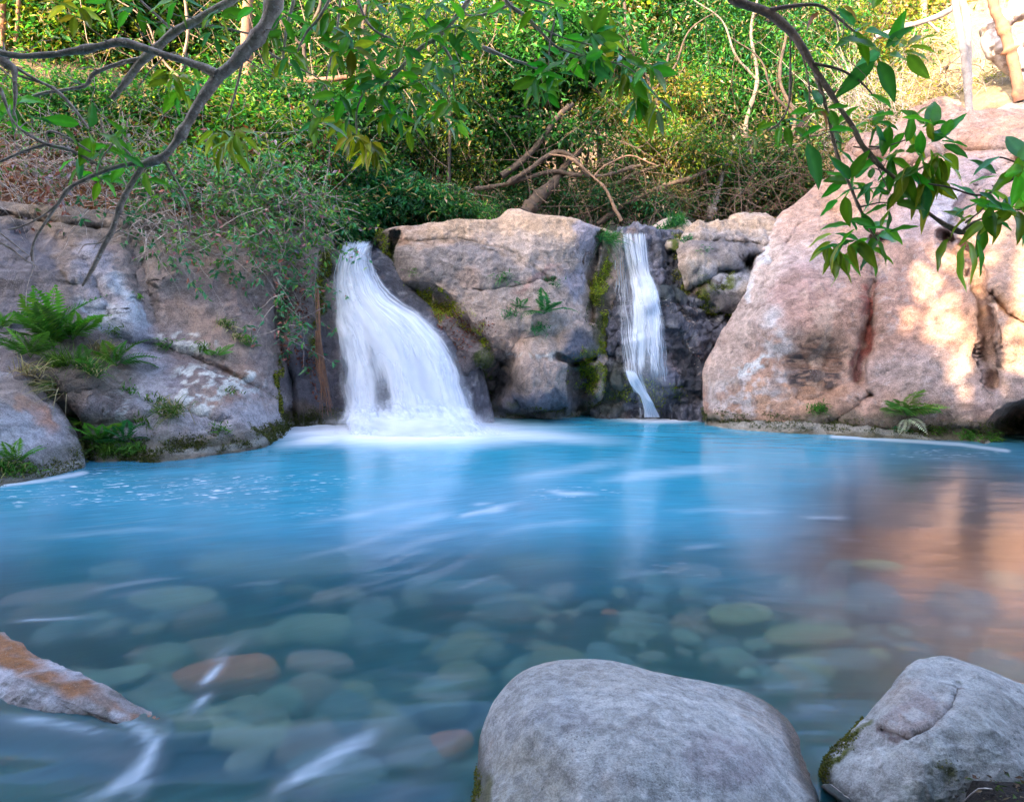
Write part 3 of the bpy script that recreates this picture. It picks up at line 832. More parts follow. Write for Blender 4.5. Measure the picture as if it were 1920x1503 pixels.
relief('river_boulder', [(896, 1440), (903, 1375), (928, 1312), (970, 1264), (1020, 1242), (1070, 1234), (1120, 1234), (1175, 1243), (1250, 1264), (1330, 1279), (1400, 1297), (1455, 1327), (1498, 1370),
    (1525, 1420), (1538, 1480), (1540, 1560), (1500, 1700), (1400, 1780), (1200, 1810), (1000, 1780), (905, 1680), (888, 1540)],
    [(900, 1420, 2.16), (1100, 1240, 2.50), (1400, 1300, 2.46), (1530, 1440, 2.14), (1000, 1350, 2.12), (1200, 1330, 2.14), (1400, 1380, 2.12), (895, 1500, 1.92), (1000, 1500, 1.90), (1250, 1500, 1.86), (1450, 1500, 1.90), (1540, 1500, 1.92), (1200, 1750, 1.55)],
    N=240, rnd=.34, back=.75, k=2.5, paint=paint_f, mat=M_BOULDER, centre=(1210, 1500), seed=65, jag=2.5,
    disp=((1.6, .035, 0), (5, .012, 0), (18, .004, 1)), label='large smooth grey river boulder in the foreground water', cat='boulder', key='f1')
def paint_f2(px, py, Q, V):
    c, w_ = base_paint(px, py, Q, (.40, .37, .35), (.48, .45, .43), 2.2, 75)
    sc = stroke(px, py, [(1790, 1290), (1760, 1345), (1720, 1380), (1680, 1370), (1660, 1340)], 26)
    c = mix(c, (.40, .31, .29), blob(px, py, 1715, 1345, 62, 34, -30, .3) * .8)
    c = mix(c, (.19, .13, .12), stroke(px, py, [(1795, 1285), (1782, 1330), (1745, 1372), (1700, 1388), (1655, 1372)], 8) * .85)
    c = mix(c, (.17, .16, .13), blob(px, py, 1860, 1350, 60, 60, -40, .5) * .35)
    c = mix(c, (.62, .60, .57), sst(fbm(Q, 14, 4, 85), .1, .3) * .4)
    mm = sst(fbm(Q, 16, 4, 86), -.1, .15)
    c = mix(c, (.12, .12, .03), stroke(px, py, [(1555, 1460), (1590, 1400), (1615, 1350)], 22) * mm)
    c = mix(c, (.10, .10, .04), blob(px, py, 1770, 1445, 26, 24) * mm)
    c = mix(c, (.10, .09, .075), sst(Q[..., 2] + .03 * fbm(Q, 5, 4, 84), .09, .03) * .85)
    w_ = np.maximum(w_, sst(Q[..., 2], .08, .02))
    return fin(c, w_)
def carve_f2(px, py):
    return .030 * stroke(px, py, [(1795, 1285), (1782, 1330), (1745, 1372), (1700, 1388), (1655, 1372)], 10) + .018 * blob(px, py, 1720, 1340, 50, 30, -30, .3)
relief('river_boulder', [(1549, 1470), (1556, 1432), (1590, 1385), (1630, 1335), (1668, 1290), (1705, 1254), (1740, 1236), (1775, 1231), (1815, 1242), (1870, 1262), (1920, 1285), (2010, 1330), (2100, 1400),
    (2120, 1520), (2000, 1580), (1800, 1570), (1640, 1545), (1570, 1500)],
    [(1550, 1460, 2.12), (1760, 1235, 2.52), (1920, 1290, 2.45), (2080, 1450, 2.3), (1700, 1330, 2.2), (1850, 1340, 2.18), (1650, 1430, 2.08), (1800, 1470, 2.02), (1950, 1450, 2.05), (1800, 1560, 1.9)],
    N=200, rnd=.26, back=.6, k=2.5, paint=paint_f2, carve=carve_f2, mat=M_BOULDER, centre=(1800, 1430), seed=75, jag=3,
    disp=((2, .03, 0), (6, .018, 1), (22, .006, 1)), label='pointed pale boulder with a curved scar and mossy left edge in the bottom corner', cat='boulder', key='f2')
def paint_s(px, py, Q, V):
    c, w_ = base_paint(px, py, Q, (.34, .32, .31), (.44, .41, .40), 5, 95)
    return fin(c, w_)
relief('stone', [(1538, 1478), (1545, 1468), (1560, 1470), (1580, 1488), (1598, 1505), (1600, 1525), (1570, 1530), (1540, 1510)],
    [(1540, 1475, 2.3), (1560, 1490, 2.2), (1600, 1520, 2.15)], N=40, rnd=.05, back=.12, k=2.3, paint=paint_s, mat=M_BOULDER, seed=95, disp=((6, .006, 0),),
    label='small slanting grey stone wedged between the two front boulders', cat='stone', key='s1')
relief('stone', [(1720, 1512), (1728, 1496), (1752, 1489), (1790, 1494), (1812, 1510), (1800, 1540), (1740, 1540)],
    [(1725, 1510, 2.12), (1765, 1500, 2.08), (1810, 1510, 2.1)], N=40, rnd=.05, back=.12, k=2.3, paint=paint_s, mat=M_BOULDER, seed=96, disp=((6, .006, 0),),
    label='small flat grey stone in dark soil under the pointed boulder', cat='stone', key='s2')

# ---- wet ledge at the lower left
def paint_ledge(px, py, Q, V):
    c, w_ = base_paint(px, py, Q, (.33, .28, .28), (.52, .47, .50), 3, 105, .6)
    rr = sst(fbm(Q, 4, 4, 106), -.6, -.1)
    c = mix(c, (.34, .13, .04), stroke(px, py, [(-60, 1180), (0, 1212), (80, 1254), (160, 1292)], 30) * rr)
    c = mix(c, (.30, .13, .06), stroke(px, py, [(160, 1290), (220, 1320), (290, 1345)], 14) * rr * .8)
    c = mix(c, (.05, .05, .03), sst(fbm(Q, 9, 4, 107), .15, .35) * .5)
    c = mix(c, (.66, .66, .72), stroke(px, py, [(-40, 1290), (60, 1300), (150, 1320), (240, 1330)], 18) * .6 * sst(fbm(Q, 10, 4, 108), -.15, .1))
    return fin(c, w_)
relief('ledge_rock', [(-320, 1110), (-200, 1130), (-60, 1158), (0, 1190), (60, 1225), (140, 1262), (215, 1298), (285, 1335), (325, 1362), (318, 1394), (255, 1376), (170, 1352), (80, 1338), (0, 1330), (-100, 1330), (-320, 1330)],
    [(-300, 1120, None, -.09), (0, 1195, None, -.085), (150, 1270, None, -.07), (240, 1312, None, -.045), (290, 1350, None, .0), (0, 1240, None, -.12), (100, 1290, None, -.09), (200, 1325, None, -.06), (0, 1335, None, .02), (170, 1352, None, .0), (280, 1385, None, .04), (-300, 1320, None, .0)],
    N=140, rnd=.06, back=.35, k=2.2, paint=paint_ledge, mat=M_BOULDER, centre=(20, 1270), seed=105, disp=((3, .035, 0), (10, .008, 1), (25, .004, 1)),
    label='rust and lavender wet ledge of rock breaking the water at the lower left', cat='rock', key='ledge')

# ------------------------------------------------------------------ stones on the pool bed
def ico(sub):
    import bmesh
    bm = bmesh.new(); bmesh.ops.create_icosphere(bm, subdivisions=sub, radius=1)
    V = np.array([v.co[:] for v in bm.verts]); F = np.array([[v.index for v in f.verts] for f in bm.faces]); bm.free()
    return V, F
IV, IF = ico(3)
stone_me = {}
def stone_mesh(kind, col):
    key = (kind, col)
    if key in stone_me: return stone_me[key]
    V = IV * (1 + .22 * fbm(IV + kind * 9.1, 1.1, 3, kind)[:, None] + .05 * fbm(IV + kind, 3.5, 3, kind + 40)[:, None])
    V = np.sign(V) * np.abs(V) ** .88
    c = np.array(col) * (1 + .3 * fbm(V, 1.7, 4, kind + 7)[:, None])
    me = mesh_np('stone', V, IF, M_STONE, np.concatenate([c, np.zeros((len(V), 1))], 1))
    stone_me[key] = me
    return me
OLIVE = (.38, .32, .17); TEAL = (.33, .36, .27); ORANGE = (.80, .25, .10); BUFF = (.56, .48, .30); PINKS = (.56, .34, .28); SLATE = (.24, .27, .26); YELL = (.52, .43, .20)
def bedstone(px, py, wpx_, ar, dep, col, kind, label=None, rot=0, tall=.5, name='stone', top=None):
    """a stone lying on the bed with its centre about at the pixel ray; dep = depth of its middle"""
    Y = float(GY(px, py, -dep)); c = P(px, py, Y)
    rx = wpx_ / 2 / FPX * Y; ry = rx * ar
    o = obj('stone', stone_mesh(kind, col), None, c)
    o.scale = (rx, ry, min(rx, ry) * tall); o.rotation_euler = (RS.uniform(-.15, .15), RS.uniform(-.15, .15), math.radians(rot))
    if label: tag(o, label, 'stone', 'stones on the pool bed')
    else: tag(o, 'small sunken cobble blurred among many others under the clear near water', 'stone', 'stones on the pool bed')
    return o
for a in [
    (420, 1300, 230, .55, .22, ORANGE, 1, 'large sunken orange brown block under the white ribbon left of the front boulder', 6, .75),
    (600, 1215, 190, .6, .30, TEAL, 2, 'round pale green sunken stone above and right of the orange block', 0, .6),
    (520, 1085, 330, .6, .30, BUFF, 3, 'wide low buff stone faint under the water in mid pool below the wide fall', -4, .45),
    (1020, 1090, 180, .6, .34, OLIVE, 4, 'wide olive brown sunken stone straight above the big front boulder', 2, .5),
    (985, 1163, 150, .6, .26, TEAL, 5, 'flat grey green sunken stone below the wide olive one', -3, .4),
    (1385, 1172, 135, .62, .16, YELL, 6, 'clear yellow olive flat stone under the water between the two front boulders', 4, .5),
    (1300, 1105, 120, .6, .26, PINKS, 1, 'sunken pinkish round stone near the orange reflection', 0, .6),
    (1645, 1085, 100, .6, .20, YELL, 2, 'small yellowish sunken stone beside the orange reflection', 0, .5),
    (1510, 1215, 170, .6, .2, OLIVE, 3, 'brown olive sunken slab above the gap between the front boulders', 0, .4),
    (695, 1175, 44, .7, .22, (.55, .52, .40), 4, 'little bright buff pebble lying alone under mid pool water', 0, .7),
    (1142, 1172, 34, .8, .2, ORANGE, 5, 'little rust red pebble above the big front boulder', 0, .8),
    (370, 1025, 150, .6, .28, TEAL, 6, 'faint pale sunken stone farthest out in the left of the pool', 0, .4),
    (110, 1150, 200, .6, .26, PINKS, 1, 'faint pinkish sunken slab just upstream of the rusty ledge', 3, .35),
    (330, 1150, 170, .6, .24, BUFF, 2, 'long faint buff stone between the rusty ledge and mid pool', 2, .35),
    (880, 1130, 170, .5, .26, SLATE, 3, 'dark slate sunken stone left of the flat grey green one', 0, .4),
    (600, 1275, 130, .6, .30, PINKS, 4, 'pinkish brown sunken stone right of the orange block', 0, .6),
    (530, 1345, 110, .8, .28, TEAL, 5, 'round blue green stone below the orange block', 0, .7),
    (460, 1390, 200, .6, .26, BUFF, 6, 'big pale sunken stone behind the lower ledge lip', -8, .45),
    (840, 1420, 130, .7, .24, ORANGE, 1, 'rust orange sunken stone just left of the big front boulder', 0, .6),
    (640, 1470, 220, .6, .3, SLATE, 2, 'dark sunken stone at the bottom edge under the white ribbon', -10, .5),
    (740, 1235, 130, .6, .34, SLATE, 3, 'dark slate sunken stone left of the big boulder crest', 0, .5),
    (330, 1390, 150, .6, .22, OLIVE, 4, 'dark olive stone under the ledge lip', 0, .5),
    (210, 1290, 150, .6, .14, TEAL, 5, 'pale green stone touching the upstream side of the rusty ledge', 20, .4)]:
    bedstone(*a[:8], rot=a[8], tall=a[9])
cols = [OLIVE, TEAL, (.40, .34, .24), SLATE, (.30, .26, .2), (.42, .28, .21), (.34, .3, .2), SLATE]
placed = 0
for i in range(190):
    px = RS.uniform(20, 1900); py = RS.uniform(1050, 1470)
    if py > 1330 and px > 850: continue
    wd = RS.uniform(34, 150) * (py / 1250) ** 1.5
    bedstone(px, py, wd, RS.uniform(.6, .9), RS.uniform(.26, .44) , cols[RS.randint(8)], RS.randint(1, 7), rot=RS.uniform(0, 180), tall=RS.uniform(.6, 1.0))
for i in range(50):
    px = RS.uniform(950, 1700); py = RS.uniform(1130, 1300)
    bedstone(px, py, RS.uniform(30, 75), RS.uniform(.6, .9), RS.uniform(.20, .34), cols[RS.randint(8)], RS.randint(1, 7), rot=RS.uniform(0, 180), tall=.6)

# ------------------------------------------------------------------ water surface
def make_water():
    xs = np.linspace(-15, 15, 560); ys = np.concatenate([np.linspace(-6, 1.4, 30), np.linspace(1.43, 5, 130), np.linspace(5.03, 14, 250)])
    X, Y = np.meshgrid(xs, ys, indexing='ij')
    Q0 = np.stack([X, Y, 0 * X], -1)
    px, py = W2P(Q0)
    vis = Y > 1.0
    wx = px + fbm(Q0, 1.2, 4, 200) * 16; wy = py + fbm(Q0 + 7, 1.2, 4, 201) * 6
    # fast run-out: the surface dips below the ledge line
    lip = [(-400, 1330), (0, 1336), (170, 1356), (288, 1386), (430, 1362), (640, 1372), (900, 1300)]
    lx = np.array([p[0] for p in lip]); ly = np.array([p[1] for p in lip])
    below = sst(py, np.interp(px, lx, ly) - 2, np.interp(px, lx, ly) + 60) * sst(px, 960, 820) * (Y < 3.2)
    Z = -.05 * below + .004 * fbm(Q0 * np.array([1, 2.5, 1]), 1.4, 3, 203) + .010 * fbm(Q0 * np.array([1, 3, 1]), 3, 3, 204) * sst(Y, 3.4, 2.4)
    Z += .012 * blob(px, py, 700, 806, 260, 22) * fbm(Q0, 4, 3, 205)
    bed = terrain(X, Y)
    dep = np.clip(-bed, 0, 3)
    milk = 1 - np.exp(-np.clip(dep - .38, 0, 3) * 1.7)
    milk = np.maximum(milk, .98 * sst(wy, 1150, 950))
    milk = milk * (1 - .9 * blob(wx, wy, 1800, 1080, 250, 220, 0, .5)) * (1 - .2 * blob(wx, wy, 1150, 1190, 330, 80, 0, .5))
    milk = np.maximum(milk, .25)
    milk = np.clip(milk + .16 * fbm(Q0 * np.array([.5, 1.4, 1]), .9, 4, 206) * (wy > 900), 0, 1)
    # colour of the milky body: bright turquoise near the falls, greyer blue outward
    T1 = np.array([.028, .32, .46]); T2 = np.array([.055, .29, .42]); T3 = np.array([.038, .235, .305])
    c = np.ones(X.shape + (3,)) * T2
    m = np.maximum(blob(wx, wy, 1120, 850, 430, 95, 3, .6), blob(wx, wy, 760, 900, 300, 90, 0, .6) * .6)
    c = mix(c, T1, m)
    c = mix(c, (.15, .35, .52), blob(wx, wy, 800, 985, 330, 70, -14, .6) * .5)
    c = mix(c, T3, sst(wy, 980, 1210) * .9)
    c = mix(c, (.16, .12, .11), blob(wx, wy, 1760, 1000, 260, 130, 0, .6) * .8)  # brownish body colour painted where the warm reflection lies
    c = mix(c, (.015, .10, .17), blob(wx, wy, 200, 870, 260, 16, -4, .5) * .6)
    c = c * (1 + .12 * fbm(Q0 * np.array([.6, 2, 1]), 1.0, 4, 207))[..., None]
    # foam: base of the falls, ribbons
    foam = 0 * X
    foam = np.maximum(foam, blob(wx, wy, 735, 806, 240, 26, 1, .75) * 1.15)
    foam = np.maximum(foam, blob(wx, wy, 900, 812, 190, 12, 3, .8) * .8)
    foam = np.maximum(foam, blob(wx, wy, 600, 822, 70, 12, -8, .8) * .9)
    foam = np.maximum(foam, blob(wx, wy, 1245, 783, 85, 8, 0, .7) * .9)
    foam = np.maximum(foam, .6 * sst(pldist(px, py, [(-60, 925), (0, 910), (80, 900), (158, 886)]), 6, 1))
    foam = np.maximum(foam, .55 * sst(pldist(px, py, [(1560, 818), (1700, 826), (1800, 833), (1890, 845)]), 5, 1))
    rib = 0 * X
    rwx = px + fbm(Q0, 3, 3, 210) * 9; rwy = py + fbm(Q0 + 3, 3, 3, 211) * 5
    def ribb(pts, wd, a):
        nonlocal rib
        P2 = catmull(pts, 24); best = np.full(px.shape, 1e9); tt = 0 * px
        sel = (np.abs(px - P2[:, 0].mean()) < np.ptp(P2[:, 0]) / 2 + 120) & (np.abs(py - P2[:, 1].mean()) < np.ptp(P2[:, 1]) / 2 + 90)
        a_, b_ = rwx[sel], rwy[sel]; be = np.full(a_.shape, 1e9); tb = 0 * a_
        for k in range(len(P2)):
            d = np.hypot(a_ - P2[k, 0], (b_ - P2[k, 1]) * 1.6); m_ = d < be; be[m_] = d[m_]; tb[m_] = k / 23
        k = 23; be = np.minimum(be, pldist(a_, b_, [tuple(q_) for q_ in P2]))
        tp = np.clip(np.minimum(tb, 1 - tb) * 3.2, 0, 1)
        v_ = a * .9 * np.exp(-(be / (wd * .55)) ** 2) * tp
        rib[sel] = np.maximum(rib[sel], v_)
    for pts, wd, a in [
        ([(460, 1190), (420, 1225), (392, 1270), (372, 1325), (345, 1365)], 17, 1.0), ([(745, 1345), (690, 1375), (610, 1410), (540, 1445), (480, 1500)], 26, .95),
        ([(700, 1360), (600, 1440), (560, 1500)], 50, .35), ([(860, 1400), (760, 1450), (700, 1500)], 40, .30),
        ([(150, 1335), (230, 1350), (280, 1375), (286, 1400), (240, 1435), (160, 1475), (40, 1510)], 34, .95), ([(292, 1390), (275, 1440), (230, 1480), (180, 1510)], 14, .6),
        ([(-40, 1350), (60, 1350), (150, 1362), (240, 1384)], 20, .8), ([(120, 1390), (200, 1400), (270, 1410)], 16, .4), ([(300, 1350), (292, 1385), (270, 1420), (200, 1460), (110, 1490)], 12, .7), ([(170, 1490), (190, 1472), (215, 1468), (228, 1480), (205, 1498)], 8, .6), ([(300, 1350), (380, 1348), (430, 1360)], 8, .45),
        ([(0, 1168), (90, 1160), (190, 1152)], 6, .7), ([(160, 1105), (250, 1092), (350, 1080)], 5, .6), ([(190, 1120), (290, 1100)], 8, .3), ([(200, 1203), (215, 1188), (235, 1180)], 4, .6), ([(240, 1245), (245, 1220), (268, 1200)], 4, .4),
        ([(845, 1108), (890, 1092), (932, 1076)], 5, .6), ([(710, 1062), (790, 1035)], 5, .5), ([(480, 1154), (640, 1112), (780, 1065), (870, 1025)], 8, .35), ([(420, 1098), (560, 1085)], 6, .3),
        ([(740, 1108), (830, 1072), (900, 1040)], 12, .35), ([(660, 1075), (780, 1020), (900, 990)], 14, .28), ([(850, 973), (900, 962), (990, 940)], 7, .7), ([(880, 950), (930, 944)], 5, .5),
        ([(690, 1010), (800, 975), (860, 955)], 16, .25), ([(1020, 920), (1060, 925), (1130, 928)], 9, .6), ([(1100, 905), (1250, 885), (1420, 876)], 14, .4), ([(1270, 1030), (1360, 1018)], 8, .35),
        ([(1490, 968), (1600, 972)], 5, .5), ([(1560, 1012), (1640, 1018)], 5, .4), ([(1170, 1080), (1250, 1070)], 10, .35), ([(1230, 955), (1500, 960)], 8, .2), ([(560, 985), (700, 960), (850, 930)], 12, .25), ([(520, 1060), (640, 1030), (780, 985)], 7, .3), ([(600, 1140), (720, 1100), (850, 1060), (930, 1010)], 6, .35), ([(930, 905), (1050, 885), (1200, 862)], 16, .3), ([(40, 1010), (200, 1000), (380, 985)], 10, .2), ([(900, 1010), (1010, 985), (1150, 975)], 10, .22), ([(560, 1125), (700, 1085)], 4, .4), ([(760, 1290), (840, 1310), (920, 1290)], 20, .3), ([(520, 1470), (640, 1420), (760, 1390), (880, 1350)], 30, .3), ([(700, 1262), (850, 1270), (900, 1262)], 10, .35),
        ([(1330, 1250), (1500, 1238), (1650, 1250)], 20, .35), ([(1380, 1290), (1560, 1280)], 26, .4), ([(1450, 1330), (1600, 1325)], 30, .45)]:
        ribb(pts, wd, a)
    fl = blob(wx, wy, 330, 915, 330, 24, -2, .5); fl = np.maximum(fl, .8 * blob(wx, wy, 180, 890, 90, 12)); fl = np.maximum(fl, .7 * blob(wx, wy, 60, 925, 120, 30))
    fl = np.maximum(fl, .7 * blob(wx, wy, 1770, 852, 110, 9)); fl = np.maximum(fl, .6 * blob(wx, wy, 1080, 922, 90, 14)); fl = np.maximum(fl, .35 * blob(wx, wy, 1240, 1070, 130, 20))
    fl = np.maximum(fl, .3 * blob(wx, wy, 560, 950, 160, 20))
    A = .42
    across = Y - A * X * sst(px, 1300, 900) + .35 * fbm(Q0, .35, 3, 212); along = X + A * Y
    V = np.stack([X, Y, Z], -1).reshape(-1, 3)
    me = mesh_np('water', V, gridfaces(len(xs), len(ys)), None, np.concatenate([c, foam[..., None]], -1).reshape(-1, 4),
                 attrs={'milk': milk.ravel(), 'ribbon': rib.ravel(), 'fleck': fl.ravel(), 'flow': np.stack([along, across, 0 * X], -1).reshape(-1, 3)})
    b = NB('pool_water')
    at = b.n('Attribute', attribute_name='Col'); mk = b.n('Attribute', attribute_name='milk').outputs['Fac']
    rb = b.n('Attribute', attribute_name='ribbon').outputs['Fac']; fk = b.n('Attribute', attribute_name='fleck').outputs['Fac']
    fw = b.n('Attribute', attribute_name='flow').outputs['Vector']
    def mapped(sx, sy):
        mp = b.n('Mapping'); mp.inputs['Scale'].default_value = (sx, sy, 1); b.l(fw, mp.inputs['Vector']); return mp.outputs[0]
    pos = b.n('NewGeometry').outputs['Position']
    st = b.noise(1, 5, .6, mapped(.7, 7), .3)
    st2 = b.noise(1, 4, .6, mapped(2.2, 30), .2)
    foam_n = b.math('ADD', b.math('MULTIPLY', st, .5), .8)
    fo = b.math('MULTIPLY', at.outputs['Alpha'], foam_n, True)
    rb2 = b.math('MULTIPLY', rb, b.ramp(b.math('ADD', b.math('MULTIPLY', st, .5), b.math('MULTIPLY', st2, .5)), .36, .60, .72, 1.0))
    mpf = b.n('Mapping'); mpf.inputs['Scale'].default_value = (5, 13, 1); b.l(pos, mpf.inputs['Vector'])
    vo = b.n('TexVoronoi', feature='F1'); vo.inputs['Scale'].default_value = 1; b.l(mpf.outputs[0], vo.inputs['Vector'])
    fn = b.noise(1, 4, .65, mapped(5, 16), .8)
    flk = b.math('MULTIPLY', b.ramp(vo.outputs['Distance'], .10, .26, 1, 0), b.ramp(b.noise(2.0, 2, .6, pos), .46, .56))
    flk = b.math('MAXIMUM', flk, b.math('MULTIPLY', b.ramp(fn, .56, .68), .8))
    flk = b.math('MULTIPLY', flk, fk, True)
    faint = b.math('MULTIPLY', b.ramp(st, .55, .75), .10)
    F = b.math('MAXIMUM', b.math('MAXIMUM', fo, rb2), b.math('MAXIMUM', flk, faint), True)
    n3 = b.ramp(st2, .3, .7, .86, 1.14)
    g = b.n('CombineXYZ'); [b.l(n3, g.inputs[i]) for i in range(3)]
    body = b.mixc(F, b.mixc(1.0, at.outputs['Color'], g.outputs[0], 'MULTIPLY'), (.78, .82, .90))
    di = b.n('BsdfDiffuse', i_Color=body)
    tr = b.n('BsdfRefraction', i_IOR=1.12, i_Roughness=.31); tr.inputs[0].default_value = (.86, .95, .90, 1)
    mx = b.n('MixShader', i_0=b.math('MAXIMUM', mk, F, True)); b.l(tr.outputs[0], mx.inputs[1]); b.l(di.outputs[0], mx.inputs[2])
    bp = b.n('Bump'); bp.inputs['Strength'].default_value = .22; bp.inputs['Distance'].default_value = .03
    b.l(b.math('ADD', b.noise(1, 3, .5, mapped(1.1, 3.5), .4), b.math('MULTIPLY', st2, .12)), bp.inputs['Height'])
    gl = b.n('BsdfGlossy', i_Roughness=.17, i_Normal=bp.outputs[0]); gl.inputs[0].default_value = (.95, .97, 1, 1)
    fr = b.n('Fresnel', i_IOR=1.33, i_Normal=bp.outputs[0])
    fin_ = b.n('MixShader', i_0=b.math('MULTIPLY', b.math('MULTIPLY', fr.outputs[0], 1.15), b.math('SUBTRACT', 1, b.math('MULTIPLY', F, .7)), True))
    b.l(mx.outputs[0], fin_.inputs[1]); b.l(gl.outputs[0], fin_.inputs[2])
    me.materials.append(b.out(fin_.outputs[0]))
    o = obj('water', me)
    tag(o, 'turquoise milky pool water with foam streaks', None, None, 'structure')
make_water()

# ------------------------------------------------------------------ waterfalls
def fall_mat(name, tint=(.80, .86, .96), sx=26, lo=.30, hi=.60):
    b = NB(name)
    f = b.n('Attribute', attribute_name='flow').outputs['Vector']
    al = b.n('Attribute', attribute_name='dens').outputs['Fac']
    mp = b.n('Mapping'); mp.inputs['Scale'].default_value = (sx, 1.6, 1); b.l(f, mp.inputs['Vector'])
    n1 = b.noise(1, 4, .55, mp.outputs[0], .3)
    mp2 = b.n('Mapping'); mp2.inputs['Scale'].default_value = (sx * 3.2, 2.2, 1); b.l(f, mp2.inputs['Vector'])
    n2 = b.noise(1, 3, .55, mp2.outputs[0], .15)
    nn = b.math('ADD', b.math('MULTIPLY', n1, .62), b.math('MULTIPLY', n2, .38))
    a = b.ramp(b.math('ADD', nn, b.math('MULTIPLY', b.math('SUBTRACT', al, .5), .62)), lo, hi)
    a = b.math('MULTIPLY', a, b.ramp(al, 0, .22), True)
    c = b.mixc(b.ramp(nn, .35, .6), (tint[0] * .74, tint[1] * .82, tint[2] * .93), tint)  # darker blue shading between strands, put into the colour
    di = b.n('BsdfDiffuse', i_Color=c); tl = b.n('BsdfTranslucent', i_Color=c)
    m1 = b.n('MixShader', i_0=.35); b.l(di.outputs[0], m1.inputs[1]); b.l(tl.outputs[0], m1.inputs[2])
    tr = b.n('BsdfTransparent')
    mx = b.n('MixShader', i_0=a); b.l(tr.outputs[0], mx.inputs[1]); b.l(m1.outputs[0], mx.inputs[2])
    return b.out(mx.outputs[0])
M_FALL = fall_mat('falling_water', (.86, .90, .98), sx=10, lo=.22, hi=.66)
def mist_mat():
    b = NB('water_mist')
    al = b.n('Attribute', attribute_name='dens').outputs['Fac']; f = b.n('Attribute', attribute_name='flow').outputs['Vector']
    mp = b.n('Mapping'); mp.inputs['Scale'].default_value = (4, 1.2, 1); b.l(f, mp.inputs['Vector'])
    a = b.math('MULTIPLY', al, b.ramp(b.noise(1, 4, .5, mp.outputs[0]), .3, .65, .45, 1.0), True)
    di = b.n('BsdfDiffuse'); di.inputs[0].default_value = (.84, .88, .95, 1); tl = b.n('BsdfTranslucent'); tl.inputs[0].default_value = (.84, .88, .95, 1)
    m1 = b.n('MixShader', i_0=.35); b.l(di.outputs[0], m1.inputs[1]); b.l(tl.outputs[0], m1.inputs[2])
    tr = b.n('BsdfTransparent'); mx = b.n('MixShader', i_0=a); b.l(tr.outputs[0], mx.inputs[1]); b.l(m1.outputs[0], mx.inputs[2])
    return b.out(mx.outputs[0])
M_MIST = mist_mat()
M_FALL2 = fall_mat('thin_falling_water', sx=13, lo=.30, hi=.68)

def surf(R, px, py):
    x, y = W2P(R.P); A = np.full((500, 400), 1e3)
    ix = np.clip((x / 4).astype(int), 0, 499); iy = np.clip((y / 4).astype(int), 0, 399)
    np.minimum.at(A, (ix.ravel(), iy.ravel()), R.P[..., 1].ravel())
    for _ in range(6):
        st = np.stack([np.roll(A, s_, a_) for s_ in (-1, 1) for a_ in (0, 1)]).min(0)
        A = np.where(A > 900, st, A)
    A = np.where(A > 900, 12, A)
    for _ in range(5): A = (A + sum(np.roll(A, s_, a_) for s_ in (-1, 1) for a_ in (0, 1))) / 5
    return A[np.clip((px / 4).astype(int), 0, 499), np.clip((py / 4).astype(int), 0, 399)]

def veil(name, left, right, depth, dens, mat, parent, base, nu=60, nv=120, bulge=.15, seed=1, off=0.0, follow=None):
    """sheet between two edge lines (pixel, pixel, each as long as the other); depth gives Y down the fall"""
    L = catmull(left, nv); R = catmull(right, nv)
    D = np.interp(np.linspace(0, 1, nv), np.linspace(0, 1, len(depth)), depth)
    u = np.linspace(0, 1, nu)[None]; v = np.linspace(0, 1, nv)[:, None]
    px = L[:, 0:1] * (1 - u) + R[:, 0:1] * u; py = L[:, 1:2] * (1 - u) + R[:, 1:2] * u
    px = px + fbm(np.stack([px * .01, py * .02, 0 * px + seed], -1), 2, 3, seed) * 4 * np.minimum(v * 3, 1)
    Y = D[:, None] - bulge * np.sin(np.pi * u) ** .7 + off
    if follow is not None: Y = surf(follow, px, py) - .07 - bulge * np.sin(np.pi * u) ** .7 + off
    Q = P(px, py, Y)
    Y = Y + (.02 if follow is not None else .05) * fbm(np.stack([u * 6 + 0 * v, v * 2 + 0 * u, 0 * px], -1), 1, 4, seed + 3)
    Q = P(px, py, Y)
    dn = dens(u + 0 * v, v + 0 * u, px, py) * np.clip(np.minimum(u, 1 - u) * 9, 0, 1)
    me = mesh_np(name, Q.reshape(-1, 3) - base, gridfaces(nv, nu), mat, None,
                 attrs={'dens': dn.ravel(), 'flow': np.stack([u + .0 * v + .03 * fbm(Q, 1, 3, seed), v * 2.2 + 0 * u, seed * 3.1 + 0 * px], -1).reshape(-1, 3)})
    return obj(name, me, parent)

b1 = P(740, 800, 10.3); b1[2] = 0
f1 = empty('waterfall', b1); tag(f1, 'wide white waterfall fanning out from a narrow notch into the pool', 'waterfall')
Ll = [(640, 452), (634, 480), (627, 520), (626, 570), (630, 620), (636, 680), (642, 740), (646, 812)]
Rl = [(698, 452), (684, 480), (694, 515), (728, 558), (800, 605), (850, 665), (872, 725), (895, 812)]
dp = [11.7, 11.35, 11.2, 11.0, 10.75, 10.55, 10.4, 10.2]
def d1(u, v, px, py):
    d = .80 - .62 * blob(px, py, 718, 750, 16, 60, -3, .8) - .42 * blob(px, py, 690, 655, 13, 60, 0, .8) - .3 * blob(px, py, 790, 690, 8, 60, -18, .8) - .2 * blob(px, py, 655, 640, 8, 120, 0, .7)
    d = d - .55 * sst(u, .72, 1.0) * sst(v, .02, .14) * (v < .28) - .5 * sst(v, .05, 0)
    d = d - .12 * sst(u, .12, 0)
    return np.clip(d, 0, 1)
def d1b(u, v, px, py):
    return np.clip(.38 - .38 * blob(px, py, 716, 735, 26, 80, 0, .7) - .6 * sst(v, .08, 0) + .15 * sst(v, .8, 1), 0, 1)
veil('veil', Ll, Rl, dp, d1, M_FALL, f1, b1, 90, 160, .12, 2)
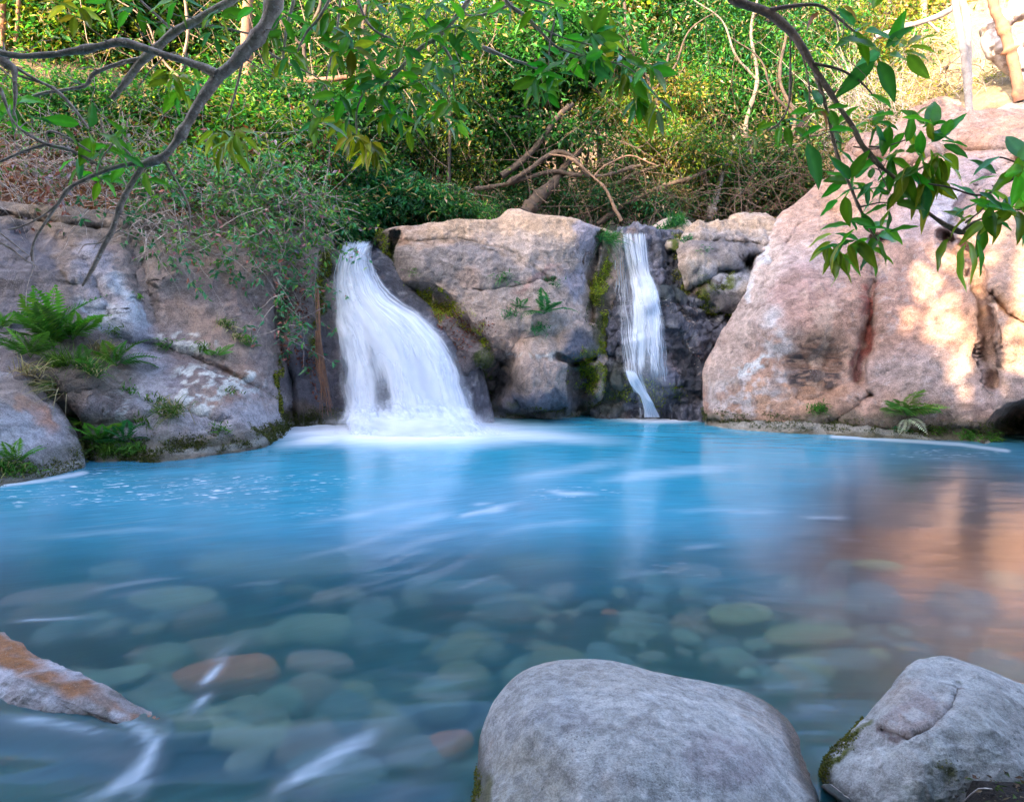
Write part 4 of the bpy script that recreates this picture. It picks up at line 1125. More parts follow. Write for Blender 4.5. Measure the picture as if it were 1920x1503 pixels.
veil('veil', [(x - 6, y + 14) for x, y in Ll], [(x + 14, y - 6) for x, y in Rl], dp, d1b, M_FALL, f1, b1, 90, 160, .20, 5, -.10)
veil('spray', [(600, 742), (608, 775), (590, 822)], [(905, 722), (925, 770), (985, 822)], [10.2, 10.1, 9.9],
     lambda u, v, px, py: np.clip(.44 * sst(v, 0, .55) * np.clip(np.minimum(u, 1 - u) * 3.5, 0, 1), 0, 1), M_FALL, f1, b1, 60, 40, .3, 9)
veil('mist', [(x - 10, y) for x, y in Ll], [(x + 16, y - 8) for x, y in Rl], dp, lambda u, v, px, py: .33 * sst(v, .0, .30) * np.clip(np.minimum(u, 1 - u) * 4, 0, 1) ** 1.2 * (1 - .5 * blob(px, py, 718, 745, 20, 70, -3, .8)), M_MIST, f1, b1, 60, 80, .30, 31, -.16)
veil('mist', [(560, 768), (590, 790), (560, 826)], [(940, 762), (975, 790), (1010, 826)], [10.15, 10.0, 9.85], lambda u, v, px, py: .55 * sst(v, 0, .6) * np.clip(np.minimum(u, 1 - u) * 2.4, 0, 1) * sst(v, 1.0, .8), M_MIST, f1, b1, 60, 30, .25, 32, -.1)
# smooth water sliding to the lip
S = [P(632, 452, 11.7), P(702, 452, 11.7)]
gv = []
for i, (dy, dz) in enumerate([(0, 0), (.4, .04), (.9, .02), (1.6, .05), (2.6, .1)]):
    gv += [S[0] + [0 - .1 * i, dy, dz], (S[0] + S[1]) / 2 + [0, dy, dz - .02], S[1] + [.1 * i, dy, dz]]
b = NB('stream_water'); pr = b.n('BsdfPrincipled', i_Roughness=.15); pr.inputs['Base Color'].default_value = (.14, .22, .27, 1)
M_STREAM = b.out(pr.outputs[0])
o = obj('stream', mesh_np('stream', np.array(gv) - b1, gridfaces(5, 3), M_STREAM), f1)

b2 = P(1215, 778, 11.4); b2[2] = 0
f2 = empty('waterfall', b2); tag(f2, 'thin ribbon waterfall over the dark wet wall right of the block rock', 'waterfall')
dq = [12.0, 11.85, 11.8, 11.55, 11.45, 11.40, 11.35, 11.3]
veil('veil', [(1163, 431), (1168, 470), (1176, 510), (1180, 550), (1182, 600), (1180, 660), (1186, 715), (1196, 782)],
     [(1213, 431), (1217, 470), (1222, 510), (1232, 540), (1240, 590), (1238, 660), (1236, 715), (1238, 782)], dq,
     lambda u, v, px, py: np.clip(.50 + .22 * sst(v, .25, .4) * sst(v, .85, .6) - .5 * sst(v, .04, 0) - .30 * sst(v, .74, .86) - .2 * blob(px, py, 1214, 660, 6, 100, 2, .6), 0, 1), M_FALL2, f2, b2, 60, 140, .10, 12, follow=ROCKS['w2'])
veil('veil', [(1152, 440), (1150, 500), (1154, 560), (1160, 620), (1166, 680), (1180, 730)], [(1176, 436), (1180, 500), (1186, 560), (1194, 620), (1204, 690), (1222, 750)], [12.0, 11.8, 11.7, 11.55, 11.5, 11.4],
     lambda u, v, px, py: np.clip(.30 + .1 * sst(v, .4, .6) - .4 * sst(v, .04, 0), 0, 1), M_FALL2, f2, b2, 30, 100, .06, 15, -.04, follow=ROCKS['w2'])
veil('veil', [(1198, 540), (1200, 580), (1206, 640), (1218, 700), (1226, 730)], [(1236, 545), (1246, 600), (1252, 660), (1254, 710), (1250, 745)], [11.6, 11.5, 11.45, 11.4, 11.4],
     lambda u, v, px, py: np.clip(.40 - .5 * sst(v, .7, 1), 0, 1), M_FALL2, f2, b2, 30, 80, .08, 18, -.08, follow=ROCKS['w2'])
veil('veil', [(1170, 690), (1180, 720), (1200, 745), (1206, 782)], [(1190, 694), (1206, 722), (1222, 748), (1238, 782)], [11.42, 11.4, 11.35, 11.25],
     lambda u, v, px, py: np.clip(.78 - .4 * sst(v, .12, 0), 0, 1), M_FALL2, f2, b2, 24, 60, .05, 21, -.12, follow=ROCKS['w2'])
veil('mist', [(1160, 436), (1166, 500), (1172, 560), (1172, 640), (1178, 720), (1186, 782)], [(1220, 434), (1226, 500), (1244, 560), (1250, 640), (1250, 720), (1250, 782)], [12.0, 11.8, 11.7, 11.55, 11.5, 11.4],
     lambda u, v, px, py: .30 * sst(v, 0, .2) * np.clip(np.minimum(u, 1 - u) * 3, 0, 1) * sst(v, 1.0, .6), M_MIST, f2, b2, 30, 80, .10, 33, -.14, ROCKS['w2'])
S = [P(1160, 432, 12.0), P(1222, 430, 12.0)]
gv = []
for i, (dy, dz) in enumerate([(.10, -.16), (.2, -.07), (.5, -.03), (1.2, .0), (2.2, .04)]):
    gv += [S[0] + [.06 - .04 * i, dy, dz], (S[0] + S[1]) / 2 + [0, dy, dz - .01], S[1] + [.04 * i - .06, dy, dz]]
obj('stream', mesh_np('stream', np.array(gv) - b2, gridfaces(5, 3), M_STREAM), f2)

# ------------------------------------------------------------------ background trees and shrubs
G_BRIGHT = [(.05, .22, .04), (.035, .16, .035), (.10, .26, .04), (.02, .09, .03)]
G_DARK = [(.02, .085, .03), (.03, .12, .05), (.012, .045, .018), (.05, .14, .035)]
G_YELL = [(.26, .30, .03), (.14, .21, .02), (.36, .26, .05), (.05, .11, .018), (.22, .15, .05)]
G_BLUE = [(.02, .12, .055), (.03, .15, .07), (.02, .08, .04), (.05, .18, .05)]
G_DRY = [(.28, .20, .10), (.16, .12, .05), (.10, .12, .03), (.35, .28, .16)]
G_MIX = G_BRIGHT + G_YELL[:2] + [(.12, .035, .02)]

def branchy(rs, p0, p1, r0, r1, n=7, wob=.12):
    p0, p1 = np.array(p0, float), np.array(p1, float)
    t = np.linspace(0, 1, n)[:, None]
    L = np.linalg.norm(p1 - p0)
    pts = p0 + (p1 - p0) * t + rs.normal(size=(n, 3)) * wob * L * .5 * np.sin(np.pi * t)
    return pts, np.linspace(r0, r1, n)

LSC = 1.35
def crown_leaves(rs, ells, n, cols, L, W, clump=.30, per=45, droop=.35, jit=.4):
    ncl = max(4, n // per)
    vol = np.array([e[3] * e[4] * e[5] for e in ells]) ** .8
    idx = rs.choice(len(ells), ncl, p=vol / vol.sum())
    E = np.array(ells)[idx]
    d = unit(rs.normal(size=(ncl, 3))); rr = rs.uniform(.1, 1.15, (ncl, 1)) ** .5
    cc = E[:, :3] + d * rr * E[:, 3:6]
    cl_c = rs.uniform(.4, 1.7, (ncl, 1)); cl_h = rs.randint(len(cols), size=ncl)
    k = rs.randint(ncl, size=n)
    dd = rs.normal(size=(n, 3)) * clump * np.array([1, 1, .6])
    C = cc[k] + dd
    D = unit(dd + rs.normal(size=(n, 3)) * .5 * clump) + rs.normal(size=(n, 3)) * .35; D[:, 2] -= droop
    Nn = np.tile([0, 0, 1.0], (n, 1)) + rs.normal(size=(n, 3)) * .5
    ci = np.where(rs.rand(n) < .65, cl_h[k], rs.randint(len(cols), size=n))
    col = np.clip(np.array(cols)[ci] * cl_c[k] * rs.uniform(1 - jit, 1 + jit, (n, 1)), .003, .6)
    ls = LSC * rs.uniform(.75, 1.35, (ncl,))[k]
    return C, D, Nn, rs.uniform(.6, 1.3, n) * L * ls, rs.uniform(.6, 1.3, n) * W * ls, col, cc

TREES = []
def tree(name, cat, label, px, Y, h, ells, n, cols, leaf=(.10, .04), trunk=.07, bark=None, clump=.30, seed=1, group=None, lean=(0, 0), limbs=14, per=45, twigs=0, droop=.35):
    """ells: (dpx, py, Yoffset, rx, ry, rz) blobs of foliage set by where they stand in the world"""
    rs = np.random.RandomState(seed)
    x = (px - 960) / FPX * Y
    z0 = float(terrain(np.array([x]), np.array([Y]))[0]) - .1
    base = np.array([x, Y, z0])
    E = [(*P(px + e[0], e[1], Y + e[2]), e[3], e[4], e[5]) for e in ells]
    C, D, Nn, L, W, col, cc = crown_leaves(rs, E, n, cols, leaf[0], leaf[1], clump, per, droop)
    dm = rs.rand(len(col)) < .08; col[dm] = pal(rs, dm.sum(), [(.46, .30, .20), (.34, .24, .14), (.5, .38, .3)], .3)  # tan-pink dry leaves, coloured to pass for sunlit glimpses through gaps
    root = empty(name, base); tag(root, label, cat, group)
    top = np.array([base[0] + lean[0], base[1] + lean[1], base[2] + h])
    B = Batch(); pts, rad = branchy(rs, base, top, trunk, trunk * .35, 9, .08)
    V, F = tube_arrays(pts, rad, 8, 28); B.add(V, F)
    for i in range(limbs):
        t = rs.uniform(.25, 1); s = pts[int(t * 8)]
        e = cc[rs.randint(len(cc))]
        p2, r2 = branchy(rs, s, e, trunk * .35, trunk * .08, 6, .22)
        V, F = tube_arrays(p2, r2, 5, 14); B.add(V, F)
        for q_ in range(3):
            e2 = cc[rs.randint(len(cc))]; s2 = p2[rs.randint(2, 6)]
            if np.linalg.norm(e2 - s2) < 1.6:
                p3, r3 = branchy(rs, s2, e2, trunk * .12, trunk * .04, 5, .25); V, F = tube_arrays(p3, r3, 4, 8); B.add(V, F)
    B.build('trunk', bark or M_BARK, root, base)
    leaves_obj('crown', C, D, Nn, L, W, col, M_LEAF, root, base)
    return root

U_ = 'foliage rising behind the rocks'
# dense wall of foliage, near to far
T = [
 # centre low, bright blue-green ground bush beside the wide fall
 ('shrub', 'shrub', 'low lush blue green bush spilling over the lip of the wide waterfall', 720, 12.9, .5, [(-60, 405, -.2, .85, .5, .32), (30, 385, .2, .8, .5, .35), (-110, 425, -.6, .5, .3, .22), (110, 392, .3, .6, .4, .2), (-30, 350, .6, .8, .5, .3)], 17000, G_BLUE, (.085, .022), .03, .16),
 ('shrub', 'shrub', 'bright grassy green bush behind the left shoulder of the block rock', 820, 13.3, .4, [(-20, 385, 0, .8, .4, .28), (60, 398, 0, .5, .4, .15), (-90, 360, .4, .6, .4, .3)], 8000, G_BLUE[1:] + G_BRIGHT, (.075, .018), .02, .14),
 ('tree', 'tree', 'slim dark stemmed sapling with a see-through crown above the left shoulder of the block rock', 842, 14.2, 4.2, [(0, 160, 0, 1.1, .8, .8), (-60, 260, 0, .9, .8, .7), (60, 290, .3, .8, .7, .6), (-10, 60, .3, 1.2, .9, .7)], 20000, G_DARK + G_YELL[:2], (.085, .030), .05, .26),
 ('tree', 'tree', 'dark leaning tree whose heavy trunk rises right from behind the peak of the block rock', 985, 14.6, 3.4, [(-40, 140, .3, 1.0, .8, .6), (80, 90, .2, 1.2, .9, .7), (-70, 250, .2, .9, .7, .5), (60, 255, -.3, .9, .5, .22), (-10, 320, .3, .6, .5, .3)], 22000, G_DARK + G_BRIGHT[:2], (.085, .030), .14, .25),
 ('tree', 'tree', 'yellow green tree catching light above the thin waterfall', 1240, 15.0, 4, [(0, 270, -.5, 1.0, .6, .32), (70, 300, -.3, .8, .6, .25), (-80, 215, 0, 1.0, .7, .5), (30, 180, .3, .9, .7, .5)], 22000, G_YELL + G_BRIGHT, (.08, .028), .07, .2),
 ('tree', 'tree', 'tall bright green tree filling the top centre right of the picture', 1300, 16.5, 6.5, [(-60, 40, 0, 1.6, 1, 1.0), (70, 60, -.3, 1.6, 1, 1.0), (30, 170, -.5, 1.5, 1, .8), (-120, 140, 0, 1.3, 1, .8), (140, 150, 0, 1.3, 1, .9), (-40, -60, 0, 1.9, 1, .9), (120, -80, 0, 1.8, 1, .9)], 62000, G_BRIGHT + G_BLUE[:2], (.10, .036), .12, .28),
 ('tree', 'tree', 'green tree with glinting leaves over the top centre of the picture', 1060, 17.0, 6.5, [(-60, 50, 0, 1.6, 1, 1.0), (60, 20, -.3, 1.6, 1, 1.0), (0, 150, -.5, 1.5, 1, .8), (-120, 130, 0, 1.2, 1, .7), (0, -70, 0, 2.2, 1, .9)], 42000, G_BRIGHT + G_YELL, (.10, .036), .12, .30),
 ('tree', 'tree', 'shaded green tree behind the slim sapling left of centre', 780, 17.0, 6, [(-100, 70, 0, 1.6, 1, 1.0), (40, 60, 0, 1.5, 1, .9), (-60, 180, -.4, 1.3, 1, .8), (90, 190, -.2, 1.3, 1, .8), (-80, 290, -.2, 1.3, .9, .6), (70, 310, 0, 1.2, .9, .6), (-20, -60, 0, 2.2, 1, .9)], 50000, G_DARK + G_BRIGHT + G_YELL[:1], (.10, .034), .1, .28),
 ('shrub', 'shrub', 'thin bare twigged shrub with sparse olive leaves behind the thin waterfall', 1180, 14.6, 1.4, [(0, 345, 0, 1.2, .6, .4), (80, 370, 0, .8, .5, .3), (-90, 370, 0, .7, .5, .3)], 7000, G_DARK + G_DRY[1:3], (.07, .022), .04, .25),
 ('shrub', 'shrub', 'twiggy olive thicket behind the pale cap rock', 1380, 15.2, 1.8, [(0, 360, 0, 1.5, .7, .5), (-60, 290, .2, 1.2, .7, .5), (80, 300, 0, 1.0, .7, .5)], 11000, G_DARK + G_DRY[1:3] + G_BRIGHT[:1], (.07, .022), .05, .28),
 ('tree', 'tree', 'leafy green tree above the twiggy thicket beside the huge pink rock', 1440, 16.4, 5.2, [(-30, 215, 0, 1.4, .8, .7), (60, 130, .2, 1.3, .9, .9), (-60, 100, .2, 1.3, .9, .8), (90, 235, 0, .9, .7, .5), (60, 20, .4, 1.4, 1, .8), (-80, -10, .4, 1.3, 1, .8)], 38000, G_BRIGHT + G_BLUE[:1] + G_YELL[:1], (.095, .034), .09, .27),
 ('tree', 'tree', 'pale yellow green thin tree in the bright gap at the upper right', 1620, 18.5, 4.5, [(0, 60, 0, 1.6, 1, .9), (-60, 150, 0, 1.3, .9, .7), (70, 130, .3, 1.2, .9, .7)], 14000, G_YELL + G_BRIGHT[:1], (.10, .034), .06, .35),
 ('tree', 'tree', 'sunlit yellow leaved tree behind the twin pale trunks', 1760, 21.0, 6, [(-60, 30, 0, 2.0, 1, 1.1), (60, 60, 0, 2.0, 1, 1.2), (0, 140, 0, 2.0, 1, .8)], 14000, G_YELL + G_DRY[:1], (.12, .04), .08, .40),
 ('shrub', 'shrub', 'bright yellow green bush beside the upper left edge of the huge pink rock', 1640, 15.2, .9, [(0, 215, 0, .45, .4, .4), (-30, 260, -.2, .35, .3, .25)], 3500, G_YELL + G_BRIGHT, (.08, .02), .03, .16),
 ('shrub', 'shrub', 'dry straw coloured brush on the sunny slope behind the huge pink rock', 1740, 16.2, 1, [(-60, 180, 0, 1.2, .6, .35), (80, 165, 0, 1.2, .6, .35)], 5000, G_DRY + G_YELL[:1], (.08, .018), .03, .25),
 ('tree', 'tree', 'leafy tree with a brown trunk at the top left corner', 50, 15.0, 6, [(-60, 40, 0, 1.4, .9, .9), (70, 30, 0, 1.3, .9, .8), (0, 110, 0, 1.5, .9, .5), (-80, -60, 0, 1.5, 1, .7), (150, -40, 0, 1.5, 1, .7)], 30000, G_DARK + G_YELL[:2] + G_BRIGHT[:1], (.10, .035), .13, .28),
 ('tree', 'tree', 'yellow green tree behind the thick grey branch at the upper left', 260, 16.0, 5.5, [(-130, 95, -1.2, 1.3, .7, .5), (-210, 120, -1.2, 1.0, .7, .5), (-60, 60, 0, 1.4, .9, .8), (80, 40, 0, 1.5, .9, .8), (0, 140, -.4, 1.6, .9, .6), (120, 150, -.2, 1.2, .9, .6), (0, -60, 0, 2.2, 1, .9)], 38000, G_BRIGHT + G_YELL, (.10, .036), .08, .29),
 ('tree', 'tree', 'mid green tree right of the thick grey branch', 500, 16.0, 5.5, [(-60, 80, 0, 1.4, .9, .8), (70, 60, 0, 1.5, .9, .8), (20, 170, -.4, 1.5, .9, .6), (100, 180, 0, 1.2, .9, .6), (0, -60, 0, 2.2, 1, .9)], 38000, G_BRIGHT + G_DARK + G_YELL[:1], (.095, .034), .09, .27),
 ('shrub', 'shrub', 'sprawling bush with green and a few crimson leaves on the left bank above the cliff', 350, 12.6, 1.2, [(-60, 290, 0, 1.0, .6, .42), (60, 300, -.2, 1.0, .6, .45), (150, 330, -.4, .9, .5, .4), (20, 220, .4, 1.1, .6, .4), (160, 250, 0, .9, .6, .4)], 26000, G_MIX, (.070, .024), .04, .24),
 ('shrub', 'shrub', 'bush hanging over the cliff rim just left of the wide waterfall', 560, 12.2, .9, [(-20, 330, 0, .8, .5, .42), (40, 390, -.3, .6, .4, .3), (-90, 385, -.4, .6, .4, .25), (60, 300, .4, .7, .5, .4), (70, 425, -.5, .35, .25, .14)], 20000, G_BRIGHT + G_BLUE[:2] + [(.14, .03, .03)], (.07, .024), .03, .2),
 ('shrub', 'shrub', 'loose green brush on the left bank under the grey branches', 120, 12.4, 1.2, [(-60, 180, 0, 1.1, .6, .5), (60, 200, .2, 1.1, .6, .5), (0, 250, 0, 1.2, .6, .35), (160, 200, .4, 1.0, .6, .4)], 20000, G_BRIGHT + G_DARK[:2] + G_DRY[:1], (.075, .026), .04, .27),
 ('shrub', 'shrub', 'shady green bush between the left bank brush and the blue green bush', 620, 13.8, 1.5, [(-60, 230, 0, 1.0, .6, .5), (60, 240, .2, 1.0, .6, .5), (0, 320, -.3, 1.1, .6, .4)], 18000, G_DARK + G_BRIGHT[:2], (.075, .024), .05, .24),
 ('shrub', 'shrub', 'dark green low bush in the shade directly behind the block rock peak', 1060, 14.3, .6, [(-60, 370, 0, .9, .5, .35), (60, 375, 0, .9, .5, .3), (150, 385, 0, .7, .4, .25)], 9000, G_DARK + G_BLUE[:1], (.07, .026), .03, .2),
 ('shrub', 'shrub', 'green undergrowth filling the shade below the yellow green tree', 1240, 15.2, 1.5, [(-60, 340, .3, 1.3, .6, .55), (80, 350, .3, 1.3, .6, .5), (200, 330, .3, 1.2, .6, .6)], 20000, G_DARK + G_BRIGHT[:2], (.08, .028), .03, .25),
 ('shrub', 'shrub', 'bright green bush under the thick grey branch on the left bank', 250, 12.9, 1.2, [(-120, 220, 0, 1.2, .6, .5), (0, 250, 0, 1.2, .6, .45), (110, 230, .2, 1.2, .6, .5)], 20000, G_BRIGHT + G_BLUE[:2], (.075, .03), .03, .22),
 ('shrub', 'shrub', 'green bush in the middle of the left bank behind the vine tangle', 470, 13.1, 1.2, [(-60, 240, 0, 1.2, .6, .5), (60, 260, 0, 1.0, .6, .5), (0, 180, .2, 1.2, .6, .4)], 18000, G_BRIGHT + G_DARK[:2], (.075, .028), .03, .22),
]
# a trunk-and-gap rhythm: slender stems of the wood standing behind, each its own tree
for i, (px, Y, h, r, la) in enumerate([(150, 17, 9, .06, 'pale slender tree stem behind the crossing branches'), (330, 18, 9, .05, 'thin tan tree stem above the branch fork'), (610, 16.5, 8, .045, 'thin leaning tan stem right of the thick branch'),
        (905, 18, 9, .07, 'tan slanting tree stem above the block rock'), (1130, 18.5, 9, .06, 'brown thin tree stem between the two sunlit green trees'), (1370, 17.2, 8, .05, 'slim brown stem left of the slanting near branch'),
        (1545, 17.5, 8, .06, 'grey slender stem behind the slanting near branch'), (1690, 19.5, 9, .06, 'sunlit slender stem left of the twin pale trunks')]):
    rs_ = np.random.RandomState(900 + i); x = (px - 960) / FPX * Y; b0 = np.array([x, Y, float(terrain(np.array([x]), np.array([Y]))[0]) - .1])
    rt = empty('tree', b0); tag(rt, la, 'tree'); B = Batch()
    pts, rad = branchy(rs_, b0, b0 + [rs_.uniform(-1, 1), rs_.uniform(-.5, .5), h], r * 1.5, r * .6, 9, .05); V, F = tube_arrays(pts, rad, 8, 30); B.add(V, F)
    for k_ in range(9):
        s_ = pts[rs_.randint(3, 8)]; p2, r2 = branchy(rs_, s_, s_ + rs_.normal(size=3) * [1.2, .7, .8] + [0, -.3, .4], r * .5, r * .15, 6, .25); V, F = tube_arrays(p2, r2, 5, 14); B.add(V, F)
    B.build('trunk', bark_mat('stem_bark', (.36, .27, .20), (.22, .16, .12), 7), rt, b0)
for i, t in enumerate(T):
    n_, c_, lab, px, Y, h, el, nl, cols, lf, tr_, cl = t
    nl = int(nl * (.85 if px < 600 and nl > 25000 else .62 if nl > 25000 else .9)); lf = (lf[0] * (1.35 if i % 3 == 0 else .9), lf[1] * (1.5 if i % 3 == 0 else .85))
    tree(n_, c_, lab, px, Y, h, el, nl, cols, lf, tr_, None, cl, seed=300 + i)

# far woods on the hillside: one mass nobody could count
rs = np.random.RandomState(77)
n = 42000
x = rs.uniform(-26, 30, n); y = rs.uniform(19, 42, n)
keep = ~((x > 9.5) & (x < 20) & (rs.rand(n) < .72)); x, y = x[keep], y[keep]; n = len(x)
z = terrain(x, y) + rs.gamma(2.0, 1.3, n)
z = np.minimum(z, terrain(x, y) + 7)
C = np.stack([x, y, z], -1)
cl = fbm(C, .5, 4, 78)
C = C[(cl > -.05)]; cl = cl[cl > -.05]; n = len(C)
D = rs.normal(size=(n, 3)); D[:, 2] -= .4
o = leaves_obj('far_foliage', C, D, rs.normal(size=(n, 3)) + [0, 0, 1], rs.uniform(.16, .34, n), rs.uniform(.08, .16, n), pal(rs, n, G_BRIGHT + G_YELL + G_DARK, .4) * (1 + .5 * cl[:, None]), M_LEAF)
tag(o, 'far woods on the hillside reading as one mass of leaves', None, None, 'stuff')

# undergrowth: fine stems and dead twigs among the bushes
def twig_field(name, label, boxes, n, r, mat, seed, L=(.5, 1.3), up=.6):
    rs = np.random.RandomState(seed); B = Batch()
    for i in range(n):
        b_ = boxes[rs.randint(len(boxes))]
        p = P(rs.uniform(b_[0], b_[1]), rs.uniform(b_[2], b_[3]), rs.uniform(b_[4], b_[5]))
        d = rs.normal(size=3); d[2] = abs(d[2]) * up + rs.uniform(-.2, .5); d /= np.linalg.norm(d)
        ln = rs.uniform(*L)
        t = np.linspace(0, 1, 6)[:, None]
        sag = rs.normal(size=3) * .45
        pts = p + d * ln * (t - .5) + sag * (t ** 2) * ln + rs.normal(size=(6, 3)) * .02
        V, F = tube_arrays(pts, np.linspace(r, r * .35, 6) * rs.uniform(.6, 1.4), 3, 9); B.add(V, F)
    o = B.build(name, mat); tag(o, label, None, None, 'stuff')
twig_field('twigs', 'tangle of pale dry twigs in the bushes of the left bank', [(0, 640, 200, 400, 11.3, 12.6), (0, 300, 240, 390, 10.6, 11.8), (200, 620, 300, 440, 11.2, 11.9)], 520, .005, M_TWIG, 401)
twig_field('twigs', 'fine bare brown stems in the shaded thicket behind the rocks', [(640, 1560, 230, 410, 13.2, 15), (1050, 1560, 300, 410, 13.4, 14.6), (640, 1560, 100, 300, 14, 16)], 480, .008, bark_mat('brown_stem', (.17, .11, .075), (.08, .055, .04), 8), 402, (.7, 2.0))
twig_field('twigs', 'dry straw stalks on the sunny slope above the huge rock', [(1560, 1920, 110, 200, 15, 18), (1540, 1700, 160, 260, 14.3, 15.5)], 420, .006, M_TWIG, 403, (.5, 1.5), 1.6)
twig_field('twigs', 'slender stems rising through the trees at the top of the picture', [(0, 900, 60, 200, 13.5, 16)], 90, .010, bark_mat('stem_tan', (.33, .23, .16), (.2, .14, .1), 8), 404, (1.2, 3.4), 2.0)

# leaf litter
def litter_on(R, mask, n, label, name='leaf_litter', L=.05, cols=((.20, .07, .035), (.12, .045, .03), (.30, .15, .08), (.08, .04, .03)), seed=5, lift=.012):
    rs = np.random.RandomState(seed)
    C, Nn = scatter(R, mask, n, rs)
    D = np.cross(Nn, rs.normal(size=(n, 3))) + Nn * rs.uniform(-.1, .5, (n, 1))
    o = leaves_obj(name, C + Nn * lift, D, Nn + rs.normal(size=(n, 3)) * .5, rs.uniform(.6, 1.3, n) * L, rs.uniform(.3, .55, n) * L, pal(rs, n, cols), M_DRY)
    tag(o, label, None, None, 'stuff'); return o
rs = np.random.RandomState(5); n = 26000
px = rs.uniform(-80, 640, n); Y = rs.uniform(9.6, 13.5, n); x = (px - 960) / FPX * Y
C = np.stack([x, Y, terrain(x, Y) + .02], -1)
o = leaves_obj('leaf_litter', C, rs.normal(size=(n, 3)) * [1, 1, .35], rs.normal(size=(n, 3)) * .5 + [0, -.2, 1], rs.uniform(.05, .10, n), rs.uniform(.03, .05, n), pal(rs, n, [(.30, .13, .07), (.20, .085, .05), (.40, .24, .14), (.14, .06, .04), (.34, .17, .09)]), M_DRY)
tag(o, 'brown dead leaves covering the top of the left bank', None, None, 'stuff')

RC, RL, RR = ROCKS['c'], ROCKS['left'], ROCKS['r']
def bm_(R, *ells):
    m = 0
    for e in ells: m = np.maximum(m, blob(R.wpx, R.wpy, *e))
    return m
litter_on(RC, bm_(RC, (790, 585, 50, 14, 15), (845, 612, 34, 22, 20), (860, 650, 26, 26, 0), (905, 615, 40, 8, 0)), 620, 'red brown fallen leaves caught on the damp shoulder beside the wide waterfall')
litter_on(RC, bm_(RC, (1085, 662, 28, 7, -20), (930, 640, 20, 8, 0)), 60, 'few pinkish fallen leaves in the hollow beside the moss cushion', L=.045, cols=((.4, .22, .16), (.25, .12, .09)), seed=6)
litter_on(RL, bm_(RL, (556, 675, 24, 22, 30), (545, 590, 14, 60, 10), (590, 690, 12, 60, -5)), 330, 'russet dead leaves hanging in a streak down the dark groove left of the fall', L=.06, seed=7, lift=.03)
litter_on(ROCKS['w2'], bm_(ROCKS['w2'], (1288, 590, 10, 46, -6), (1298, 660, 8, 30, -8), (1240, 570, 30, 8, 0)), 170, 'small pale leaves stuck to the wet wall beside the thin waterfall', L=.035, cols=((.45, .36, .32), (.30, .18, .14), (.55, .5, .5)), seed=8)

# moss cushions as real short tufts, a part of the rock they grow on
def moss(R, mask, n, col, L=.03, seed=9):
    rs = np.random.RandomState(seed)
    C, Nn = scatter(R, mask * sst(fbm(R.P, 5, 4, seed), -.25, .1), n, rs)
    D = Nn + rs.normal(size=(n, 3)) * .7
    o = leaves_obj('moss', C, D, rs.normal(size=(n, 3)), rs.uniform(.5, 1.3, n) * L, rs.uniform(.5, .9, n) * L * .7, pal(rs, n, col, .35), M_GRASS, None, R.base)
    o.parent = R.ob; o['kind'] = 'stuff'
MG = [(.28, .36, .035), (.40, .44, .04), (.15, .20, .03), (.30, .27, .035)]
MD = [(.08, .10, .025), (.12, .13, .03), (.05, .065, .025)]
moss(RC, bm_(RC, (715, 500, 14, 50), (745, 552, 20, 18), (810, 572, 60, 16, 8), (830, 600, 20, 12), (872, 622, 26, 12), (905, 655, 12, 8), (1128, 530, 15, 44, 10), (1130, 608, 12, 18), (1112, 690, 30, 42), (1130, 650, 13, 36, 15)), 15000, MG, .032)
moss(RC, bm_(RC, (905, 720, 18, 60, 8), (960, 776, 70, 8), (1050, 776, 60, 6), (718, 500, 24, 70), (1125, 580, 26, 26), (1125, 730, 20, 40)), 8000, MD, .028, 10)
moss(ROCKS['w2'], bm_(ROCKS['w2'], (1262, 460, 10, 26, -10), (1272, 510, 16, 32, -10), (1200, 740, 60, 20)), 4500, MG + MD, .028, 11)
moss(ROCKS['cap'], bm_(ROCKS['cap'], (1318, 555, 14, 36, -6), (1360, 525, 26, 8, -10), (1325, 680, 18, 36), (1340, 620, 40, 50)), 7000, MG[:1] + MD, .03, 12)
moss(RL, bm_(RL, (606, 570, 14, 40), (582, 625, 18, 30), (612, 500, 10, 40), (520, 720, 8, 40)), 5000, MG + MD, .03, 13)
moss(RL, sst(RL.P[..., 2] + .1 * fbm(RL.P, 2, 3, 3), .30, .12) * sst(RL.P[..., 2], -.05, .02) * (RL.px > 150), 9000, MD + [(.10, .11, .04)], .03, 14)
moss(ROCKS['lb'], sst(ROCKS['lb'].P[..., 2], .32, .1) * sst(ROCKS['lb'].P[..., 2], -.05, .02), 6000, MD + [(.12, .12, .03)], .025, 15)
moss(RR, sst(RR.P[..., 2] + .08 * fbm(RR.P, 2, 3, 4), .30, .14) * sst(RR.P[..., 2], .02, .08), 9000, MD + [(.10, .11, .04), (.06, .10, .02)], .03, 16)
RF1, RF2 = ROCKS['f1'], ROCKS['f2']
moss(RF1, blob(RF1.px, RF1.py, 893, 1490, 14, 50), 900, [(.16, .14, .03), (.10, .10, .03), (.22, .18, .05)], .010, 17)
moss(RF2, np.maximum(stroke(RF2.wpx * 1., RF2.wpy * 1., [(1552, 1465), (1580, 1410), (1610, 1360)], 24), blob(RF2.px, RF2.py, 1770, 1445, 20, 20) * .4) , 3500, [(.14, .15, .03), (.08, .09, .02), (.20, .18, .04)], .009, 18)

